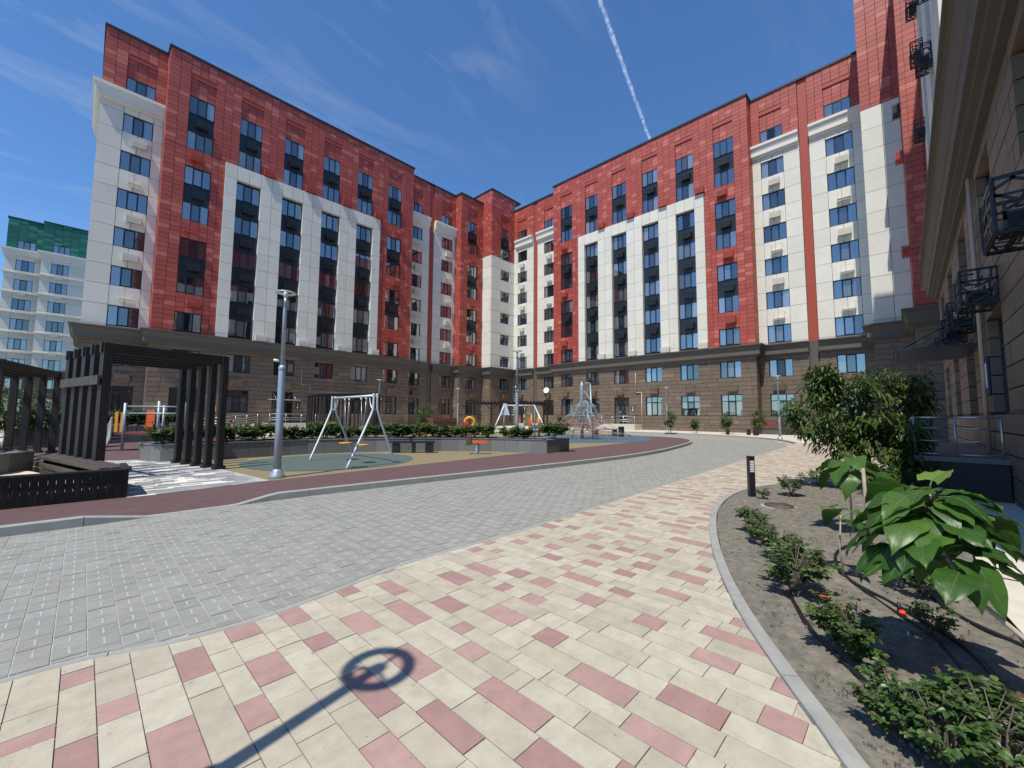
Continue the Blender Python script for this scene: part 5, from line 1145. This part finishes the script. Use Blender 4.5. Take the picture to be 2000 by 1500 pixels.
# ---------------------------------------------------------------- things along the facades
mb_ = thing('cellar_entrance', 'low brown cellar entrance box with maroon band by the left facade', 'cellar entrance', (27.4, 38.6, 0.11), 0)
MB().box(0, 3.4, 0, 1.6, 0, 0.75).build('wall', 'bench_wood', mb_); MB().box(-0.05, 3.45, -0.05, 1.65, 0.752, 1.15).build('roof', 'maroon_box', mb_)
mb_ = thing('cellar_entrance', 'low cellar entrance with dark red roof at the foot of the right facade', 'cellar entrance', (41.9, 6.1, 0.1), 0)
MB().box(0, 1.6, 0, 3.7, 0, 0.5).build('wall', 'brown_cornice', mb_); MB().box(-0.1, 1.7, -0.1, 3.8, 0.6, 1.15).build('roof', 'maroon_box', mb_)
rp_ = thing('access_ramp', 'grey access ramp with steel railing in front of the left entrance', 'ramp', (6.5, 41.6, 0.11), 0)
MB().hexa([(0, 0, 0), (4.3, 0, 0), (4.3, 1.2, 0), (0, 1.2, 0)], [(0, 0, 0.02), (4.3, 0, 0.6), (4.3, 1.2, 0.6), (0, 1.2, 0.02)]).build('slope', 'pale_paving', rp_)
for dz in (0.25, 0.45, 0.65, 0.95): MB().tube([(0, 0.05, dz+0.05), (4.3, 0.05, 0.6+dz)], 0.02, 6).build('rail', 'steel', rp_)
for k in range(6): x = 0.1+k*0.83; MB().tube([(x, 0.05, 0.02+x*0.135), (x, 0.05, 0.98+x*0.135)], 0.02, 6).build('rail_post', 'steel', rp_)
for k in range(4): MB().box(4.9-0.0+k*0.28, 5.2+k*0.28, 0, 1.5, 0, 0.6-0.14*k).build('step', 'pale_paving', rp_)
po = thing('entrance_porch', 'raised entrance porch with steel railing in the shade of the near right block', 'porch', (12.3, -1.40, 0.0), 0)
MB().box(0, 7.0, 0.02, 1.35, 0.004, 0.72).build('platform', 'grout', po); MB().box(-0.03, 7.03, 0.0, 1.38, 0.722, 0.82).build('platform_slab', 'granite', po)
def rail(parent, pts, levels, rr=0.02):
    for a, b in zip(pts, pts[1:]):
        for dz in levels: MB().tube([(a[0], a[1], a[2]+dz), (b[0], b[1], b[2]+dz)], rr if dz == max(levels) else rr*0.55, 8).build('rail', 'steel', parent)
    for p in pts: MB().tube([p, (p[0], p[1], p[2]+max(levels))], rr, 8).build('rail_post', 'steel', parent)
rail(po, [(0.05, 0.08, 0.82), (0.05, 0.7, 0.82), (0.05, 1.30, 0.82), (1.8, 1.30, 0.82), (3.6, 1.30, 0.82), (5.4, 1.30, 0.82), (6.95, 1.30, 0.82)], (0.05, 0.32, 0.58, 0.80))
for k in range(4): MB().box(7.04+0.28*k, 7.03+0.28*(k+1), 0.05, 1.3, 0.006, 0.68-0.17*k).build('step', 'granite', po)
cn = thing('glass_canopy', 'flat glass canopy on tie rods above the shaded porch', 'canopy', (16.2, -1.40, 3.35), 0)
MB().box(-1.6, 1.6, 0.05, 1.5, 0, 0.05).build('glass_sheet', 'spandrel', cn); MB().box(-1.65, 1.65, 1.5, 1.54, -0.06, 0.12).build('edge_beam', 'dark_frame', cn)
for x in (-1.3, 1.3): MB().tube([(x, 1.45, 0.05), (x, 0.03, 0.9)], 0.015, 8).build('tie_rod', 'dark_frame', cn)

# ---------------------------------------------------------------- two children and a parked car
def child(label, loc, rz, shirt, pose=0.0, h=1.2):
    t = thing('person', label, 'person', loc, rz); s = h/1.2
    V = [(0, 0, 0.58), (0, 0, 0.72), (0, 0, 0.88), (0, 0.0, 0.98), (0.06, 0, 0.54), (0.07, -0.10*pose, 0.30), (0.07, 0.10*pose, 0.04), (0.07, -0.10+0.1*pose, 0.02), (-0.06, 0, 0.54), (-0.07, 0.12*pose, 0.30), (-0.07, 0.16*pose, 0.04), (-0.07, -0.10+0.16*pose, 0.02), (0.12, 0, 0.88), (0.17, -0.04, 0.70), (0.17, -0.16, 0.58), (-0.12, 0, 0.88), (-0.17, 0.02, 0.70), (-0.17, -0.06, 0.56)]
    E_ = [(0, 1), (1, 2), (2, 3), (0, 4), (4, 5), (5, 6), (6, 7), (0, 8), (8, 9), (9, 10), (10, 11), (2, 12), (12, 13), (13, 14), (2, 15), (15, 16), (16, 17)]
    rad = [0.085, 0.08, 0.085, 0.04, 0.062, 0.045, 0.032, 0.028, 0.062, 0.045, 0.032, 0.028, 0.042, 0.032, 0.024, 0.042, 0.032, 0.024]
    me = bpy.data.meshes.new('body'); me.from_pydata([tuple(c*s for c in v) for v in V], E_, []); me.materials.append(MATS['skin']); o = link('body', me, t)
    o.modifiers.new('skin', 'SKIN'); 
    for i, sv in enumerate(me.skin_vertices[0].data): sv.radius = (rad[i]*s, rad[i]*s); sv.use_root = i == 0
    o.modifiers.new('sub', 'SUBSURF').levels = 1; o.modifiers['skin'].use_smooth_shade = True
    MB().lathe([(0.02, 0.0), (0.055, 0.02), (0.08, 0.08), (0.085, 0.13), (0.07, 0.19), (0.02, 0.22)], (0, -0.01, 0.98*s), 12).build('head', 'skin', t)
    MB().lathe([(0.088, 0.10), (0.094, 0.15), (0.078, 0.21), (0.02, 0.235)], (0, 0.012, 0.98*s), 12).build('hair', 'hair', t)
    sh = MB().lathe([(0.115, 0.52), (0.11, 0.62), (0.115, 0.75), (0.12, 0.86), (0.06, 0.94)], n=14); sh.v = [(x*1.15*s, y*0.85*s, z*s) for x, y, z in sh.v]; sh.build('shirt', shirt, t)
    for x in (-1, 1): MB().tube([(x*0.11*s, 0, 0.9*s), (x*0.16*s, -0.01, 0.74*s)], [0.055*s, 0.05*s], 8).build('sleeve', shirt, t)
    so_ = MB()
    for x in (-1, 1): so_.tube([(x*0.05*s, 0, 0.6*s), (x*0.07*s, -0.02, 0.36*s)], [0.08*s, 0.065*s], 8)
    so_.build('shorts', 'cloth_dark', t); return t
child('child in a red shirt standing behind the planter shrubs', (4.2, 19.6, 0.13), R(40), 'cloth_red', 0.2, 1.25)
child('child in a green shirt walking near the left entrance steps', (12.2, 40.9, 0.11), R(120), 'cloth_green', 0.9, 1.45)
car = thing('parked_car', 'white car parked behind the far-left pergola', 'car', (-2.3, 60.5, 0.0), R(10))
prof = [(-2.1, 0.35), (-2.15, 0.75), (-1.5, 0.92), (-0.9, 1.42), (0.7, 1.46), (1.45, 0.98), (2.05, 0.88), (2.15, 0.4)]
mbc = MB(); n = len(prof)
for y, k in ((-0.85, 1), (0.85, 1)): mbc.v += [(x, y*(0.85 if z > 1.2 else 1), z) for x, z in prof]
mbc.quadf(list(range(n))); mbc.quadf([n+i for i in reversed(range(n))])
for i in range(n): mbc.quadf([i, (i+1) % n, n+(i+1) % n, n+i])
mbc.build('body', 'white_paint', car)
for x in (-1.35, 1.35):
    for y in (-0.87, 0.87): w_ = MB().lathe([(0.2, -0.09), (0.31, -0.08), (0.31, 0.08), (0.2, 0.09)], n=18).build('wheel', 'tyre', car, (x, y, 0.31)); w_.rotation_euler = (R(90), 0, 0)
for y in (-0.83, 0.83): MB().hexa([(-0.85, y-0.03, 0.98), (0.95, y-0.03, 0.98), (0.95, y+0.03, 0.98), (-0.85, y+0.03, 0.98)], [(-0.72, y*0.88-0.03, 1.36), (0.62, y*0.88-0.03, 1.36), (0.62, y*0.88+0.03, 1.36), (-0.72, y*0.88+0.03, 1.36)]).build('side_window', 'glass_dark', car)

# ---------------------------------------------------------------- contrail high in the sky
m = bpy.data.materials.new('contrail'); m.use_nodes = True; t = m.node_tree; t.nodes.clear(); L = t.links.new
o_ = t.nodes.new('ShaderNodeOutputMaterial'); tr = t.nodes.new('ShaderNodeBsdfTransparent'); df = t.nodes.new('ShaderNodeBsdfDiffuse'); df.inputs[0].default_value = (0.85, 0.87, 0.9, 1); tl = t.nodes.new('ShaderNodeBsdfTranslucent'); tl.inputs[0].default_value = (0.85, 0.87, 0.9, 1)
a_ = t.nodes.new('ShaderNodeAddShader'); L(df.outputs[0], a_.inputs[0]); L(tl.outputs[0], a_.inputs[1])
ge = t.nodes.new('ShaderNodeNewGeometry'); nz = t.nodes.new('ShaderNodeTexNoise'); nz.inputs['Scale'].default_value = 0.045; nz.inputs['Detail'].default_value = 6; L(ge.outputs['Position'], nz.inputs['Vector'])
lw = t.nodes.new('ShaderNodeLayerWeight'); lw.inputs[0].default_value = 0.35; iv = t.nodes.new('ShaderNodeMath'); iv.operation = 'SUBTRACT'; iv.inputs[0].default_value = 1.0; L(lw.outputs['Facing'], iv.inputs[1])
pw = t.nodes.new('ShaderNodeMath'); pw.operation = 'POWER'; pw.inputs[1].default_value = 1.6; L(iv.outputs[0], pw.inputs[0])
mr = t.nodes.new('ShaderNodeMapRange'); mr.inputs['From Min'].default_value = 0.34; mr.inputs['From Max'].default_value = 0.68; mr.inputs['To Max'].default_value = 0.36; L(nz.outputs[0], mr.inputs[0])
mu = t.nodes.new('ShaderNodeMath'); mu.operation = 'MULTIPLY'; L(pw.outputs[0], mu.inputs[0]); L(mr.outputs[0], mu.inputs[1])
ms = t.nodes.new('ShaderNodeMixShader'); L(mu.outputs[0], ms.inputs[0]); L(tr.outputs[0], ms.inputs[1]); L(a_.outputs[0], ms.inputs[2]); L(ms.outputs[0], o_.inputs[0]); MATS['contrail'] = m
P0, P1 = Vector((1060, 692, 1500)), Vector((2300, 998, 1500)); q = random.Random(2); pts = []; rs = []
for i in range(60):
    u = i/59; pts.append(P0.lerp(P1, u)+Vector((q.uniform(-1, 1), q.uniform(-1, 1), 0))*1.5); rs.append(9.0+q.uniform(-1.2, 1.2))
ct = MB().tube(pts, rs, 12, cap=False).build('contrail', 'contrail'); tag(ct, 'thin white aircraft contrail crossing the blue sky', 'contrail'); ct.visible_shadow = True
SC.cycles.max_bounces = 6; SC.cycles.diffuse_bounces = 3; SC.cycles.glossy_bounces = 3; SC.cycles.transmission_bounces = 4; SC.cycles.transparent_max_bounces = 8
